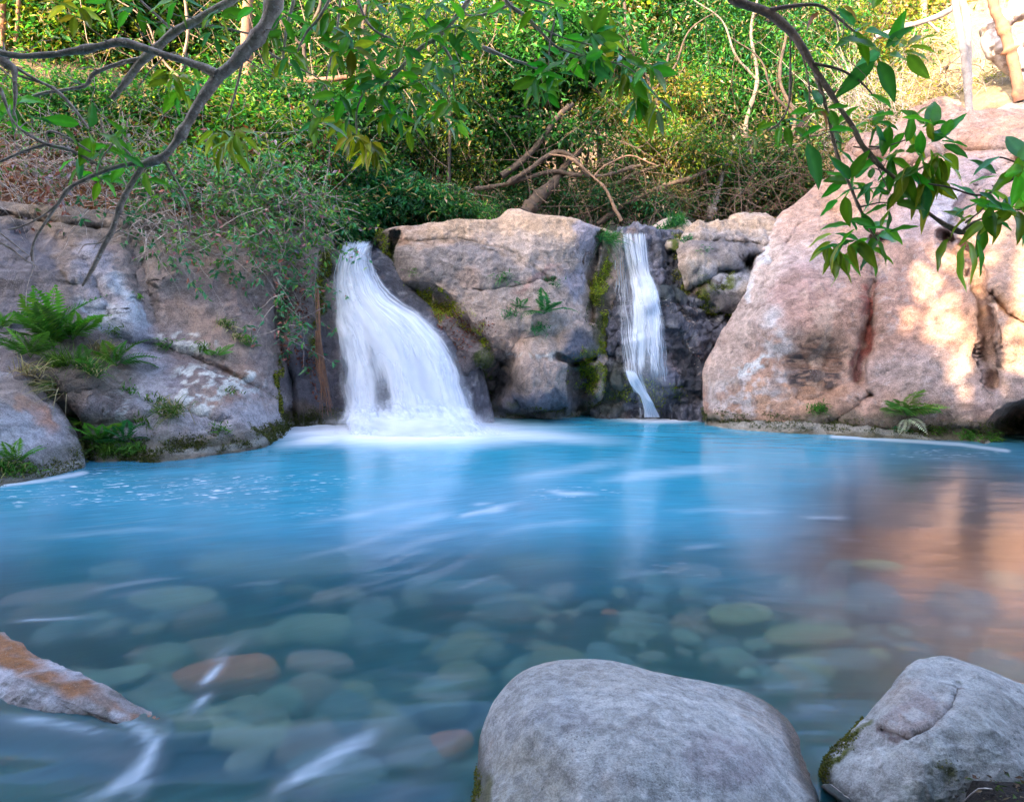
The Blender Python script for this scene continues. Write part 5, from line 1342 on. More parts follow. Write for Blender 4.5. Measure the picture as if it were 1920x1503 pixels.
# ------------------------------------------------------------------ ferns, tufts, small plants on the rocks
def frond_mesh(seed, npair=16, droop=.45, col=(.07, .20, .03), wide=.26):
    rs = np.random.RandomState(seed)
    t = np.linspace(0, 1, 24)
    ax = np.stack([t * .92, 0 * t, .35 * t - droop * t ** 2], -1)
    V, F = tube_arrays(ax, np.linspace(.008, .002, 24), 3)
    B = Batch(); B.add(V, F, np.array(col) * .8)
    k = np.linspace(.14, .98, npair)
    C = []; D = []; L = []
    for s in (-1, 1):
        for tt in k:
            p = np.array([tt * .92, 0, .35 * tt - droop * tt ** 2])
            ln = wide * (math.sin(math.pi * min(1, tt * .92 + .12)) ** .7) * rs.uniform(.9, 1.1)
            C.append(p); D.append([.45, s, -.12 + rs.uniform(-.1, .1)]); L.append(max(ln, .03))
    C = np.array(C); D = np.array(D); L = np.array(L)
    V, F = leaf_arrays(C, D, np.tile([.0, 0, 1.], (len(C), 1)), L, np.full(len(L), .92 / npair * .92), .10)
    B.add(V, F, np.repeat(pal(rs, len(C), [col], .18), 4, 0))
    return mesh_np('frond', np.concatenate(B.V), np.concatenate(B.F), M_GRASS, np.concatenate(B.C), False)
FM = [frond_mesh(s, 16, d, c) for s, d, c in ((1, .35, (.09, .26, .03)), (2, .6, (.06, .19, .03)), (3, .5, (.12, .27, .035)), (4, .8, (.05, .15, .03)))]
FMB = [frond_mesh(s, 15, d, c) for s, d, c in ((5, .4, (.035, .20, .06)), (6, .6, (.03, .16, .05)))]
FMW = [frond_mesh(7, 14, .7, (.50, .52, .42))]
FMP = [frond_mesh(s, 14, d, c, .34) for s, d, c in ((8, .4, (.16, .27, .06)), (9, .6, (.09, .20, .04)))]

def place(o, p, d, size, roll, rs):
    """x axis of the mesh along d, z up"""
    d = Vector(d).normalized()
    q = d.to_track_quat('X', 'Z')
    from mathutils import Quaternion
    o.location = p; o.rotation_mode = 'QUATERNION'
    o.rotation_quaternion = q @ Quaternion((1, 0, 0), roll)
    o.scale = (size,) * 3

def fern(R, x, y, size, n, meshes, label, seed, fan=1.0, out=.7, up=.5, group='ferns on the rocks'):
    rs = np.random.RandomState(seed)
    p, nn = at_pix(R, x, y)
    root = empty('fern', p); tag(root, label, 'fern', group)
    side = np.cross([0, 0, 1.], nn); side /= max(np.linalg.norm(side), 1e-6)
    for i in range(n):
        a = math.radians(-90 * fan + 180 * fan * (i + rs.uniform(.2, .8)) / n)
        d = side * math.sin(a) + nn * out * rs.uniform(.5, 1.1) + np.array([0, 0, 1]) * (up * max(math.cos(a), -.2) + rs.uniform(-.25, .35))
        o = obj('frond', meshes[rs.randint(len(meshes))], root)
        place(o, (0, 0, 0), d, size * 1.3 * rs.uniform(.65, 1.15), rs.uniform(-.5, .5), rs)
    return root
fern(RL, 100, 655, .62, 13, FM, 'largest bright green fern on the ledge at the upper left of the cliff', 1, .95)
fern(RL, 140, 645, .42, 8, FM, 'smaller light green fern just right of the largest fern on the ledge', 2)
fern(RL, 215, 690, .40, 7, FM, 'fern at the right end of the ledge plants', 3)
fern(RL, 60, 680, .38, 7, FM[1:], 'dark green fern at the left end of the ledge plants', 4)
fern(RL, 150, 700, .30, 8, FM[1:], 'drooping fern below the largest fern', 5, 1.2)
fern(RL, 8, 625, .26, 6, FM, 'little fern at the left picture edge on the cliff', 6)
fern(RL, 405, 668, .22, 5, FM[:1], 'small single fern in the middle of the cliff face', 7)
fern(RL, 190, 835, .34, 10, FM, 'bushy fern by the water right of the low pale boulder', 8)
fern(RL, 235, 830, .30, 8, FMB, 'dark fern by the water right of the bushy fern', 9)
fern(RL, 165, 800, .26, 6, FM, 'fern in the cleft above the low pale boulder end', 10)
fern(ROCKS['lb'], 30, 870, .26, 7, FM, 'fern on the side of the low pale boulder above the foam line', 11)
fern(RC, 1020, 590, .42, 9, FMB, 'blue green fern growing in the middle of the block rock', 12, .8)
fern(RC, 975, 580, .2, 5, FMB, 'tiny fern left of the blue green fern on the block rock', 13)
fern(RR, 1690, 778, .48, 11, FMP, 'pale green palm like fern at the foot of the huge pink rock', 14, .9, .9)
fern(RR, 1700, 785, .26, 3, FMW, 'silvery white dead fern hanging under the palm like fern', 15, .5, 1.0, -.6)
fern(RL, 470, 655, .2, 4, FM, 'tiny fern on the upper right of the cliff face', 16)

def tuft(R, x, y, L, n, cols, label, seed, droop=.7, spread=.8, W=.012, name='grass_tuft', cat='grass tuft', up=.4, rad=.08):
    L *= 1.15; n = int(n * 1.5)
    rs = np.random.RandomState(seed)
    p, nn = at_pix(R, x, y)
    C = p + rs.normal(size=(n, 3)) * rad * np.array([1, .3, .5])
    D = nn * .6 + np.array([0, 0, up]) + rs.normal(size=(n, 3)) * spread * .5
    V, F, k = blades(C, D, rs.uniform(.5, 1.1, n) * L, W, rs.uniform(.4, 1.3, n) * droop, rs, 5)
    o = obj(name, mesh_np(name, V - p, F, M_GRASS, np.repeat(pal(rs, n, cols, .3), k, 0), False), None, p)
    tag(o, label, cat, 'grass tufts on the rocks')
GG = [(.07, .17, .025), (.10, .22, .03), (.05, .12, .02)]; GS = [(.38, .31, .17), (.26, .22, .12), (.45, .38, .24)]
GB = [(.03, .17, .05), (.05, .22, .06), (.02, .12, .04)]
for a in [(RL, 120, 690, .40, 150, GG, 'green grass hanging from the ledge below the largest fern'), (RL, 165, 710, .32, 120, GG + GS[:1], 'green and straw grass at the right of the ledge'),
          (RL, 190, 665, .30, 110, GS, 'dry brown grass tuft between the ledge ferns'), (RL, 110, 725, .45, 130, GS + GG[:1], 'long straw grass hanging above the low pale boulder'),
          (RL, 52, 705, .35, 60, GS, 'thin dry grass hanging near the left picture edge'), (RL, 325, 790, .34, 130, GG + GS[:1], 'round grass tuft low in the middle of the cliff'),
          (RL, 345, 768, .22, 80, GG, 'short green tuft above the round grass tuft'), (RL, 285, 768, .16, 40, GG + GS[:1], 'sparse tuft left of the round grass tuft'),
          (RL, 420, 620, .20, 80, GG + GS, 'olive brown tuft high on the cliff right half'), (RL, 445, 645, .18, 60, GG + GS, 'leaning olive tuft just under the high tuft'),
          (RL, 380, 660, .14, 60, GG, 'small green tuft above the white lichen patch'), (RL, 310, 645, .10, 40, GG, 'tiny green tuft in the centre of the cliff'),
          (RL, 215, 625, .12, 40, GG, 'tiny tuft right above the ledge plants'), (RL, 230, 742, .12, 50, GG, 'tiny dark tuft beside the pale streak'),
          (RL, 410, 812, .14, 60, GG, 'small bright tuft near the water below the lichen'), (RL, 265, 800, .14, 50, GG, 'small tuft above the waterside ferns'),
          (RL, 425, 745, .10, 40, GG, 'tiny tuft right of the white lichen patch'), (RL, 200, 850, .22, 150, GG, 'grass fringe at the water below the bushy fern'), (RL, 250, 850, .16, 110, GG, 'grass fringe at the water under the dark fern'),
          (ROCKS['lb'], 15, 885, .18, 90, GG + GS[:1], 'grass on the boulder side at the left picture edge'), (ROCKS['lb'], 45, 880, .14, 60, GG, 'short grass right of the boulder fern'),
          (ROCKS['cap2'], 1270, 412, .30, 260, GB + GG[:1], 'bright green grass clump on top of the small rock above the thin waterfall'), (ROCKS['cap2'], 1235, 425, .14, 90, GB, 'small blue green clump at the lip of the thin waterfall'),
          (RC, 1135, 450, .42, 120, GB + GG[:1], 'long grass hanging beside the top of the thin waterfall'), (RC, 945, 523, .16, 50, GB, 'upright sprig in the crack of the block rock'),
          (RC, 1035, 530, .12, 40, GB, 'small sprig right of the crack in the block rock'), (RC, 780, 508, .06, 30, GG, 'single tiny green sprig on the left of the block rock'),
          (RC, 960, 590, .14, 50, GB, 'small dark tuft left of the block rock fern'), (RC, 1010, 612, .14, 60, GB, 'tuft under the block rock fern'),
          (ROCKS['cap'], 1318, 478, .06, 30, GB, 'tiny sprig on the pale cap rock'), (ROCKS['cap'], 1284, 455, .12, 50, GB, 'small sprig at the left edge of the cap rock'),
          (RR, 1535, 775, .14, 120, GG, 'green moss tuft at the foot of the huge pink rock'), (RR, 1820, 812, .12, 110, GG, 'low green growth along the water at the right'), (RR, 1690, 800, .10, 90, GG + GB, 'dark small leaves under the palm like fern'),
          (RR, 1760, 808, .08, 80, GG, 'small green patch right of the palm like fern'), (RR, 1860, 820, .10, 90, GG, 'green patch beside the dark notch at the right edge')]:
    tuft(*a, seed=int(a[1] * 7 + a[2]), W=.010 if a[3] > .2 else .014)
# long roots hanging left of the wide fall
B = Batch(); rs = np.random.RandomState(61)
for i in range(26):
    x0 = 600 + rs.uniform(-4, 5); s = [(x0 - 8, 540), (x0 - 4, 620), (x0 + rs.uniform(-3, 8), 690), (x0 + rs.uniform(2, 20), 740 + rs.uniform(-20, 45))]
    if i > 5: s = s[1:]
    pts = np.array([P(a, b_, 10.35 - .05 * k) for k, (a, b_) in enumerate(s)])
    V, F = tube_arrays(pts, np.linspace(.009, .004, len(s)), 3, 14); B.add(V, F)
o = B.build('hanging_roots', bark_mat('root', (.30, .15, .08), (.2, .1, .07), 10)); tag(o, 'bundle of reddish roots hanging down the dark groove left of the wide waterfall', 'roots')

# ------------------------------------------------------------------ vines and dry twigs trailing over the cliff
def pl(name, pts, Y, r0, r1, mat, parent=None, base=(0, 0, 0), sides=6, res=40, wob=.0, rs=None, knots=True):
    Ys = np.interp(np.linspace(0, 1, len(pts)), np.linspace(0, 1, len(Y)), Y) if hasattr(Y, '__len__') else np.full(len(pts), Y)
    Q = np.array([P(a[0], a[1], y) for a, y in zip(pts, Ys)])
    rad = np.linspace(r0, r1, len(pts)) if len(pts[0]) < 3 else np.array([a[2] / 2 / FPX * y * (.86 if y < 5 else 1) for a, y in zip(pts, Ys)])
    q = catmull(np.concatenate([Q, rad[:, None]], 1), res)
    if knots:
        q[:, 3] *= 1 + .22 * fbm(q[:, :3], 14, 3, 17) + 1.6 * np.clip(fbm(q[:, :3], 11, 2, 19) - .30, 0, 1)
        q[:, :3] += np.stack([fbm(q[:, :3] + k * 7, 4, 3, 23 + k) for k in range(3)], -1) * np.minimum(.012, rad.max() * .8)
    V, F = tube_arrays(q[:, :3], q[:, 3], sides)
    return V, F, q

# large leaves of the near branches
def big_leaf(seed, col, L=1.0, W=.44, curl=.12, name='leaf', wave=.02):
    rs = np.random.RandomState(seed)
    nu, nv = 11, 5
    t = np.linspace(0, 1, nu); s = np.linspace(-1, 1, nv)
    wd = W * .5 * np.sin(np.pi * t ** .85) ** .8 * (1 - .25 * t); wd[0] = .006; wd[-1] = .002
    bend = curl * t ** 2 * L
    X = np.repeat(t[:, None] * L, nv, 1); Yy = wd[:, None] * s[None]
    Z = -bend[:, None] + np.abs(s)[None] * wd[:, None] * .35 + wave * np.sin(t * 14 + seed)[:, None] * np.abs(s)[None]
    V = np.stack([X + .12, Yy, Z], -1).reshape(-1, 3)
    F = gridfaces(nu, nv)
    pet = np.array([[0, -.006, 0], [0, .006, 0], [.13, .006, 0], [.13, -.006, 0]])
    c = np.array(col) * (1 + .12 * rs.normal(size=(len(V), 1)) * .4)
    c[2::5] *= 1.35
    return mesh_np(name, np.concatenate([V, pet]), np.concatenate([F, [[len(V), len(V) + 1, len(V) + 2, len(V) + 3]]]), M_BIGLEAF, np.concatenate([c, np.tile(np.array(col) * .8, (4, 1))]))
M_BIGLEAF = leaf_mat('leaf_near', .42, .45, .32, .22)
LG = [big_leaf(1, (.06, .25, .03)), big_leaf(2, (.14, .36, .03), curl=.2), big_leaf(3, (.05, .20, .07), W=.38), big_leaf(4, (.09, .27, .03), W=.48)]
LY = [big_leaf(5, (.24, .33, .03), curl=.35, W=.34), big_leaf(6, (.32, .36, .04), curl=.45, W=.32), big_leaf(7, (.18, .28, .03), curl=.3)]
LYY = [big_leaf(8, (.55, .44, .04), curl=.4, W=.3), big_leaf(9, (.45, .42, .04), curl=.3), big_leaf(12, (.18, .20, .02), curl=.3)]
LB = [big_leaf(10, (.28, .12, .06), curl=.5, W=.3)]
LP = [big_leaf(11, (.22, .30, .28), curl=.3, W=.28)]

def put_leaf(root, base, p, d, size, me, rs):
    o = obj('leaf', me, root)
    place(o, tuple(np.asarray(p) - base), tuple(d), size, rs.uniform(-1.1, 1.1), rs)

def whorl(root, base, px, py, Y, n, meshes, size, rs, aim=(0, -.3), spread=1.0, twig=None):
    """leaf rosette: aim in picture sense (right, up)"""
    c = P(px, py, Y)
    n = max(1, int(round(n * (1.05 if Y > 3.15 else .72))))
    for i in range(n):
        a = 2 * math.pi * (i + rs.uniform(-.3, .3)) / n
        d = np.array([math.cos(a) * spread + aim[0], rs.uniform(-.6, .5), math.sin(a) * spread * .8 + aim[1]])
        put_leaf(root, base, c + rs.normal(size=3) * .012, d, size * 1.2 * rs.uniform(.75, 1.15), meshes[rs.randint(len(meshes))], rs)

def near_branch(label, paths, Y, whorls, seed, mat=None, name='overhanging_branch'):
    rs = np.random.RandomState(seed)
    p0 = P(paths[0][0][0], paths[0][0][1], Y)
    root = empty(name, p0); tag(root, label, 'branch', 'overhanging branches')
    for i, pts in enumerate(paths):
        n = max(14, int(sum(math.hypot(a[0] - b_[0], a[1] - b_[1]) for a, b_ in zip(pts[:-1], pts[1:])) / 9))
        V, F, q = pl('limb', pts, Y + (0 if i == 0 else rs.uniform(-.02, .02)), 0, 0, mat or M_BRANCH, res=n, sides=10 if pts[0][2] > 10 else 6)
        obj('limb' if pts[0][2] > 9 else 'twig', mesh_np('limb', V - p0, F, mat or M_BRANCH), root)
        if seed in (501, 502, 503, 507, 509) and pts[0][2] > 7:
            SB = Batch()
            for k in range(max(3, len(q) // 5)):
                j = rs.randint(2, len(q) - 1); ln = rs.uniform(.03, .30) * (1 if rs.rand() < .5 else .25)
                dd = np.array([rs.normal(), rs.normal() * .4, rs.normal() * .8 - .25]); dd /= np.linalg.norm(dd); tt = np.linspace(0, 1, 6)[:, None]
                pp = q[j, :3] + dd * ln * tt + np.cumsum(rs.normal(size=(6, 3)), 0) * ln * .06
                V2, F2 = tube_arrays(pp, np.linspace(min(q[j, 3] * .45, .004), .0012, 6), 5, 12); SB.add(V2, F2)
            o = SB.build('side_twigs', mat or M_BRANCH, root, p0); o['kind'] = 'stuff'
    for wv in whorls:
        px, py, n, ms, size = wv[:5]
        whorl(root, p0, px, py, Y + rs.uniform(-.12, .12), n, ms, size, rs, *(wv[5:]))
    return root

# the long bare grey branch at the upper left
near_branch('thick bare grey branch crossing the upper left and ending in a dark drooping tip', [
    [(530, -60, 34), (512, 5, 31), (492, 52, 27), (462, 92, 25), (428, 130, 25), (410, 145, 24), (382, 185, 20), (356, 228, 18), (332, 262, 16), (305, 292, 15), (272, 306, 14), (262, 318, 12), (244, 350, 12), (224, 390, 12), (210, 430, 12), (188, 475, 11), (170, 510, 9), (155, 538, 5)],
    [(408, 140, 20), (380, 126, 17), (330, 110, 15), (285, 97, 15), (230, 81, 16), (190, 88, 14), (140, 97, 14), (80, 103, 13), (28, 105, 13), (-20, 98, 13)],
    [(275, 305, 12), (240, 308, 9), (198, 320, 9), (160, 336, 8), (130, 352, 7), (112, 378, 7), (90, 412, 6), (68, 445, 5), (60, 470, 4), (60, 490, 3)],
    [(198, 320, 9), (170, 302, 7), (130, 282, 7), (85, 270, 8), (50, 250, 6), (22, 225, 5), (8, 190, 5), (0, 165, 5)],
    [(85, 270, 6), (40, 285, 5), (-20, 312, 5)],
    [(112, 378, 5), (80, 405, 4), (40, 425, 3), (14, 430, 2)],
    [(306, 296, 6), (322, 325, 5), (345, 365, 5), (356, 400, 4), (354, 450, 3)],
    [(90, 268, 4), (85, 250, 4), (98, 246, 5), (130, 260, 5), (170, 285, 4)]],
    3.1, [], 501)
near_branch('straight reddish grey branch crossing behind the thick one at the top left', [
    [(460, -30, 16), (430, 2, 15), (370, 40, 15), (325, 62, 16), (290, 95, 15), (262, 120, 15), (235, 155, 13), (208, 186, 11)],
    [(265, 112, 10), (230, 118, 8), (195, 130, 8), (175, 140, 10), (162, 160, 8), (130, 166, 6), (80, 174, 6), (30, 192, 6), (-20, 200, 5)],
    [(325, 62, 6), (300, 35, 5), (270, 8, 5), (240, -20, 5)], [(350, 52, 5), (400, 50, 4), (465, 62, 4)]],
    3.5, [(140, 20, 6, LYY, .09), (118, 8, 5, LYY, .09), (300, 40, 5, LG, .09)], 502)
near_branch('broken dangling branch stub at the left picture edge', [
    [(-30, 70, 14), (0, 100, 18), (12, 118, 20), (26, 128, 14), (28, 150, 9), (28, 190, 6), (24, 216, 4)],
    [(28, 125, 7), (70, 150, 6), (105, 170, 8), (135, 200, 7), (165, 240, 5)], [(30, 140, 5), (60, 150, 4), (105, 165, 4)], [(14, 115, 8), (8, 95, 5), (5, 78, 3)]],
    3.3, [(20, 195, 4, LG, .10), (5, 215, 4, LG, .09)], 503)
near_branch('leafy twig with dark green leaves under the thick grey branch', [
    [(250, 300, 5), (240, 285, 5), (215, 265, 4), (195, 250, 4), (190, 220, 3)], [(215, 265, 4), (190, 300, 3), (180, 320, 3)]],
    3.1, [(165, 248, 7, LG, .105), (205, 268, 6, LG, .095), (235, 260, 5, LG, .08), (150, 295, 6, LG, .095), (188, 335, 6, LG, .085), (240, 300, 5, LG, .085), (275, 325, 4, LG, .08), (115, 240, 3, LG, .09)], 504)
near_branch('yellow green leaf spray hanging in front of the thick branch fork', [
    [(350, 100, 5), (345, 125, 4), (335, 145, 3)], [(455, 120, 5), (440, 180, 4), (425, 225, 3)]],
    3.3, [(325, 140, 9, LY, .085, (-.1, -.6)), (335, 165, 7, LY + LG, .085, (0, -.8)), (372, 150, 5, LG, .08), (410, 250, 9, LY, .09, (0, -.8)), (440, 255, 8, LY + LG[:1], .09, (.2, -.7)), (425, 280, 5, LY, .08, (0, -1))], 505)
near_branch('leafy branch hanging down from the top just right of the thick grey branch', [
    [(560, -40, 8), (545, 20, 7), (535, 60, 6), (530, 110, 4)], [(640, -40, 7), (600, 30, 6), (575, 60, 5), (555, 100, 4)]],
    3.3, [(500, 62, 7, LG + LY[:1], .10, (0, -.5)), (545, 100, 7, LG + LY, .10, (.1, -.8)), (575, 45, 8, LG, .10), (590, 70, 6, LG, .09, (.3, -.4)), (480, 10, 6, LG, .10), (410, 22, 6, LG + LY[:1], .10, (0, -.5)), (400, 60, 5, LG, .09, (0, -.6)), (530, 30, 6, LG, .09), (620, 20, 7, LYY + LG, .09), (215, 5, 5, LG, .10, (0, -.5)), (330, 5, 5, LG, .10, (0, -.5)), (250, 20, 5, LG, .09, (0, -.8))], 506)
w_ = []
rs = np.random.RandomState(66)
for (x, y) in [(650, 60), (680, 30), (700, 80), (730, 40), (755, 85), (780, 30), (810, 60), (840, 50), (640, 110), (670, 140), (700, 130), (730, 150), (760, 130), (790, 150), (820, 130), (850, 150), (690, 180), (720, 200), (740, 215), (765, 195), (800, 210), (830, 215),
               (640, 180), (655, 210), (770, 170), (850, 95), (870, 50), (745, 10), (700, 5), (815, 10), (600, 230), (845, 190), (715, 165), (670, 95)]:
    w_.append((x, y, 6, LG + (LP if rs.rand() < .2 else []), .085, (0, -.3)))
w_ += [(665, 255, 8, LYY, .10, (0, -.8)), (690, 262, 8, LYY, .10, (.1, -.9)), (720, 225, 6, LYY + LY, .09, (0, -.7)), (640, 50, 6, LYY, .09, (0, -.6)), (655, 85, 5, LYY, .09, (0, -.6)), (648, 230, 6, LY, .09, (-.2, -.6)), (860, 230, 4, LP + LG, .09, (0, -1)), (770, 240, 4, LY, .09, (0, -1)), (700, 285, 7, LY + LYY, .09, (0, -.9))]
near_branch('large dense spray of dark green leaves hanging at the top left of centre', [
    [(900, -50, 12), (872, 10, 11), (850, 40, 10), (820, 72, 9), (790, 90, 8), (750, 130, 7), (718, 165, 6)], [(660, -40, 8), (675, 10, 7), (695, 50, 6), (740, 80, 5)], [(750, 130, 5), (700, 150, 4), (670, 200, 4), (668, 250, 3)], [(820, 72, 6), (850, 120, 5), (850, 180, 4)]],
    3.4, w_, 507)
w_ = [(1010, 140, 8, LG, .095), (1025, 170, 7, LG, .085), (1040, 130, 7, LG, .085), (1000, 155, 5, LG, .09), (1060, 110, 7, LG, .10, (.2, -.1)), (1085, 85, 8, LG + LP, .10), (1110, 70, 8, LG + LP, .10, (.2, 0)), (1120, 95, 8, LG + LY, .10, (.1, -.8)),
      (1090, 110, 6, LG, .1, (0, -.6)), (1140, 70, 6, LYY + LG, .09, (.5, 0)), (1160, 110, 8, LG + LP, .10, (.1, -1)), (1175, 135, 8, LY + LG, .10, (.2, -1.1)), (1190, 150, 8, LY + LG, .10, (.2, -1.1)), (1215, 130, 6, LP + LG, .10, (.7, -.5)), (1200, 180, 7, LY + LG, .10, (.1, -1.2)),
      (1235, 190, 8, LY + LP, .095, (.3, -1.1)), (925, 15, 2, LG, .09, (0, -.5)), (890, 30, 2, LY, .1, (0, -.7)), (1000, 10, 5, LG, .10, (.1, -.2)), (1035, 12, 5, LG, .10, (.3, -.4)), (950, 0, 4, LG, .1), (1215, 110, 5, LG, .08, (.4, 0))]
near_branch('leaf spray drooping to the right at the top centre', [
    [(940, -40, 8), (950, 5, 8), (985, 30, 7), (1010, 55, 6), (1040, 85, 5), (1075, 100, 4), (1120, 112, 4)], [(1040, 35, 4), (1030, 90, 4), (1028, 150, 3)], [(1010, 50, 4), (1060, 72, 3), (1110, 85, 3)], [(1120, 112, 3), (1180, 130, 3), (1240, 190, 2)], [(1000, 0, 4), (1040, 10, 3)]],
    3.3, w_, 508)
near_branch('long brown branch slanting down across the huge pink rock with glossy leaf clusters', [
    [(1350, -30, 20), (1385, 2, 19), (1440, 22, 19), (1475, 50, 18), (1508, 95, 15), (1530, 130, 13), (1558, 178, 11), (1590, 225, 10), (1612, 262, 10), (1640, 300, 9), (1680, 335, 8), (1700, 362, 9), (1740, 400, 8), (1790, 432, 8), (1810, 438, 7), (1832, 436, 4)],
    [(1525, 125, 8), (1540, 175, 8), (1552, 215, 7), (1562, 260, 7), (1578, 310, 6), (1595, 350, 6), (1612, 390, 6), (1632, 432, 5), (1645, 452, 3)],
    [(1445, 18, 10), (1480, 12, 8), (1540, 10, 6), (1590, 50, 5), (1615, 65, 4)],
    [(1482, 65, 4), (1482, 110, 4), (1480, 190, 4), (1462, 230, 3), (1440, 245, 3)], [(1505, 105, 4), (1516, 150, 3), (1517, 195, 3)],
    [(1525, 118, 7), (1570, 128, 6), (1610, 150, 4), (1640, 180, 3)], [(1612, 388, 4), (1650, 380, 3), (1670, 382, 3)], [(1630, 275, 4), (1660, 275, 3), (1700, 262, 3)],
    [(1600, 275, 3), (1640, 280, 3), (1670, 270, 3)], [(1690, 355, 4), (1720, 320, 4), (1760, 300, 3)], [(1740, 400, 4), (1720, 340, 3), (1710, 310, 3)],
    [(1800, 437, 5), (1830, 415, 4), (1880, 398, 3), (1925, 392, 3)], [(1810, 418, 3), (1840, 395, 3), (1850, 380, 3)]],
    3.0, [(1605, 60, 9, LG, .11), (1655, 105, 9, LG, .14, (.1, 0)), (1690, 95, 5, LG + LY, .12, (.6, 0)), (1700, 85, 5, LY, .10, (.7, .1)), (1660, 95, 4, LG, .12, (.2, .7)), (1630, 20, 1, LG, .12, (0, 1.5)), (1540, 18, 3, LB, .08, (0, -1)), (1575, 8, 2, LB, .07, (.4, -.5)),
          (1440, 222, 3, LG + LB, .085, (0, -.8)), (1460, 230, 4, LG, .08, (0, -.6)), (1480, 235, 4, LG, .08, (.5, -.6)), (1518, 200, 6, LG + LYY, .085, (0, -.2)), (1520, 215, 3, LB + LYY, .08, (0, -1)), (1410, 250, 1, LYY, .08, (-.5, -.8)), (1515, 262, 1, LG, .15, (0, -2)), (1550, 205, 6, LG, .08), (1548, 250, 3, LG, .08), (1560, 235, 4, LG, .085, (.8, 0)),
          (1640, 230, 6, LG, .10), (1675, 225, 6, LG, .11), (1700, 250, 7, LG + LY[:1], .10), (1740, 240, 5, LG, .12, (.8, .6)), (1690, 275, 6, LG, .11, (-.3, 0)), (1745, 275, 9, LG + LY, .11), (1755, 285, 8, LY, .12, (0, -1.3)), (1730, 300, 6, LG, .11, (-.5, -.2)), (1770, 262, 6, LG, .11, (.8, 0)), (1765, 300, 5, LY, .12, (.6, -1)),
          (1610, 310, 4, LG, .11, (0, .2)), (1660, 295, 5, LG, .12, (.1, -.6)), (1700, 315, 8, LG + LY, .12, (.1, -1)), (1690, 335, 4, LG, .11, (-.4, -.5)), (1735, 330, 6, LY, .12, (.4, -1)), (1720, 345, 5, LY + LG, .13, (.1, -1.4)),
          (1590, 345, 5, LG, .12, (-.9, .2)), (1600, 345, 8, LG, .08), (1630, 345, 7, LG, .07), (1650, 350, 6, LG, .07), (1585, 370, 3, LY + LG, .09, (-.2, -1)), (1670, 385, 4, LG, .09, (.2, -.6)), (1645, 378, 3, LG, .07), (1680, 355, 4, LG, .06),
          (1600, 430, 5, LG, .10, (-.5, .2)), (1640, 440, 8, LG, .10), (1655, 430, 5, LG, .09, (.6, .3)), (1615, 455, 5, LG, .10, (-.3, -.5)), (1632, 470, 3, LG, .1, (0, -1)), (1560, 450, 8, LY, .095, (-.4, -.9)), (1575, 470, 9, LY, .10, (0, -1.1)), (1585, 455, 8, LY + LG, .10, (0, -.8)),
          (1800, 440, 3, LY, .13, (-.2, -2)), (1825, 440, 3, LY + LG, .14, (0, -2)), (1850, 415, 6, LY + LG, .11, (.2, -.6)), (1870, 395, 7, LG + LY, .11, (.3, -.2)), (1895, 400, 6, LG + LY, .12, (.4, -.6)), (1845, 375, 5, LG, .10), (1830, 400, 5, LY, .1, (-.4, 0)), (1900, 385, 5, LY, .11), (1810, 415, 4, LY, .10, (-.8, -.1))], 509, bark_mat('brown_branch_bark', (.34, .22, .17), (.20, .13, .11), 22, (.46, .34, .29)))
near_branch('thin leafy twig reaching in from the right picture edge over the pink rock', [
    [(1960, 290, 9), (1915, 305, 8), (1900, 335, 7), (1880, 345, 5), (1855, 362, 5), (1825, 365, 4), (1780, 352, 4), (1742, 346, 3)], [(1905, 305, 4), (1885, 297, 3), (1875, 295, 3)], [(1855, 362, 3), (1868, 352, 3), (1860, 348, 2)]],
    2.9, [(1915, 320, 8, LG, .11, (-.2, 0)), (1880, 298, 2, LG, .12, (-1.5, 0)), (1875, 330, 3, LG, .10, (-1.2, 0)), (1850, 350, 2, LG, .07), (1925, 300, 5, LG, .12), (1835, 362, 2, LG, .09, (0, -1))], 510, bark_mat('brown_twig_bark', (.18, .11, .09), (.10, .06, .05), 22))
near_branch('dark bare twigs slanting in at the left picture edge', [[(-20, 445, 4), (20, 465, 4), (45, 485, 3), (66, 497, 2)], [(-20, 420, 3), (30, 460, 3), (55, 480, 2)]], 3.2, [], 511)

# thin light twigs of the near tree at the top
rs = np.random.RandomState(88)
for lab, pts in [('thin pale twig arching from the top edge between the thick branch and the leaf spray', [(470, 60, 4), (500, 95, 4), (545, 122, 4), (600, 150, 3), (625, 190, 3)]),
                 ('hanging thin twig left of the dense leaf spray', [(640, -20, 6), (632, 60, 5), (618, 120, 4), (608, 160, 3), (590, 200, 3)]),
                 ('slim curved twig at the very top between two leaf clusters', [(960, 5, 7), (930, 20, 6), (895, 30, 5), (870, 28, 3)]),
                 ('pale crooked twig below the dense leaf spray', [(905, 90, 8), (930, 100, 7), (960, 112, 6), (990, 122, 5), (1050, 150, 3)])]:
    near_branch(lab, [pts], 3.6, [], int(pts[0][0]))

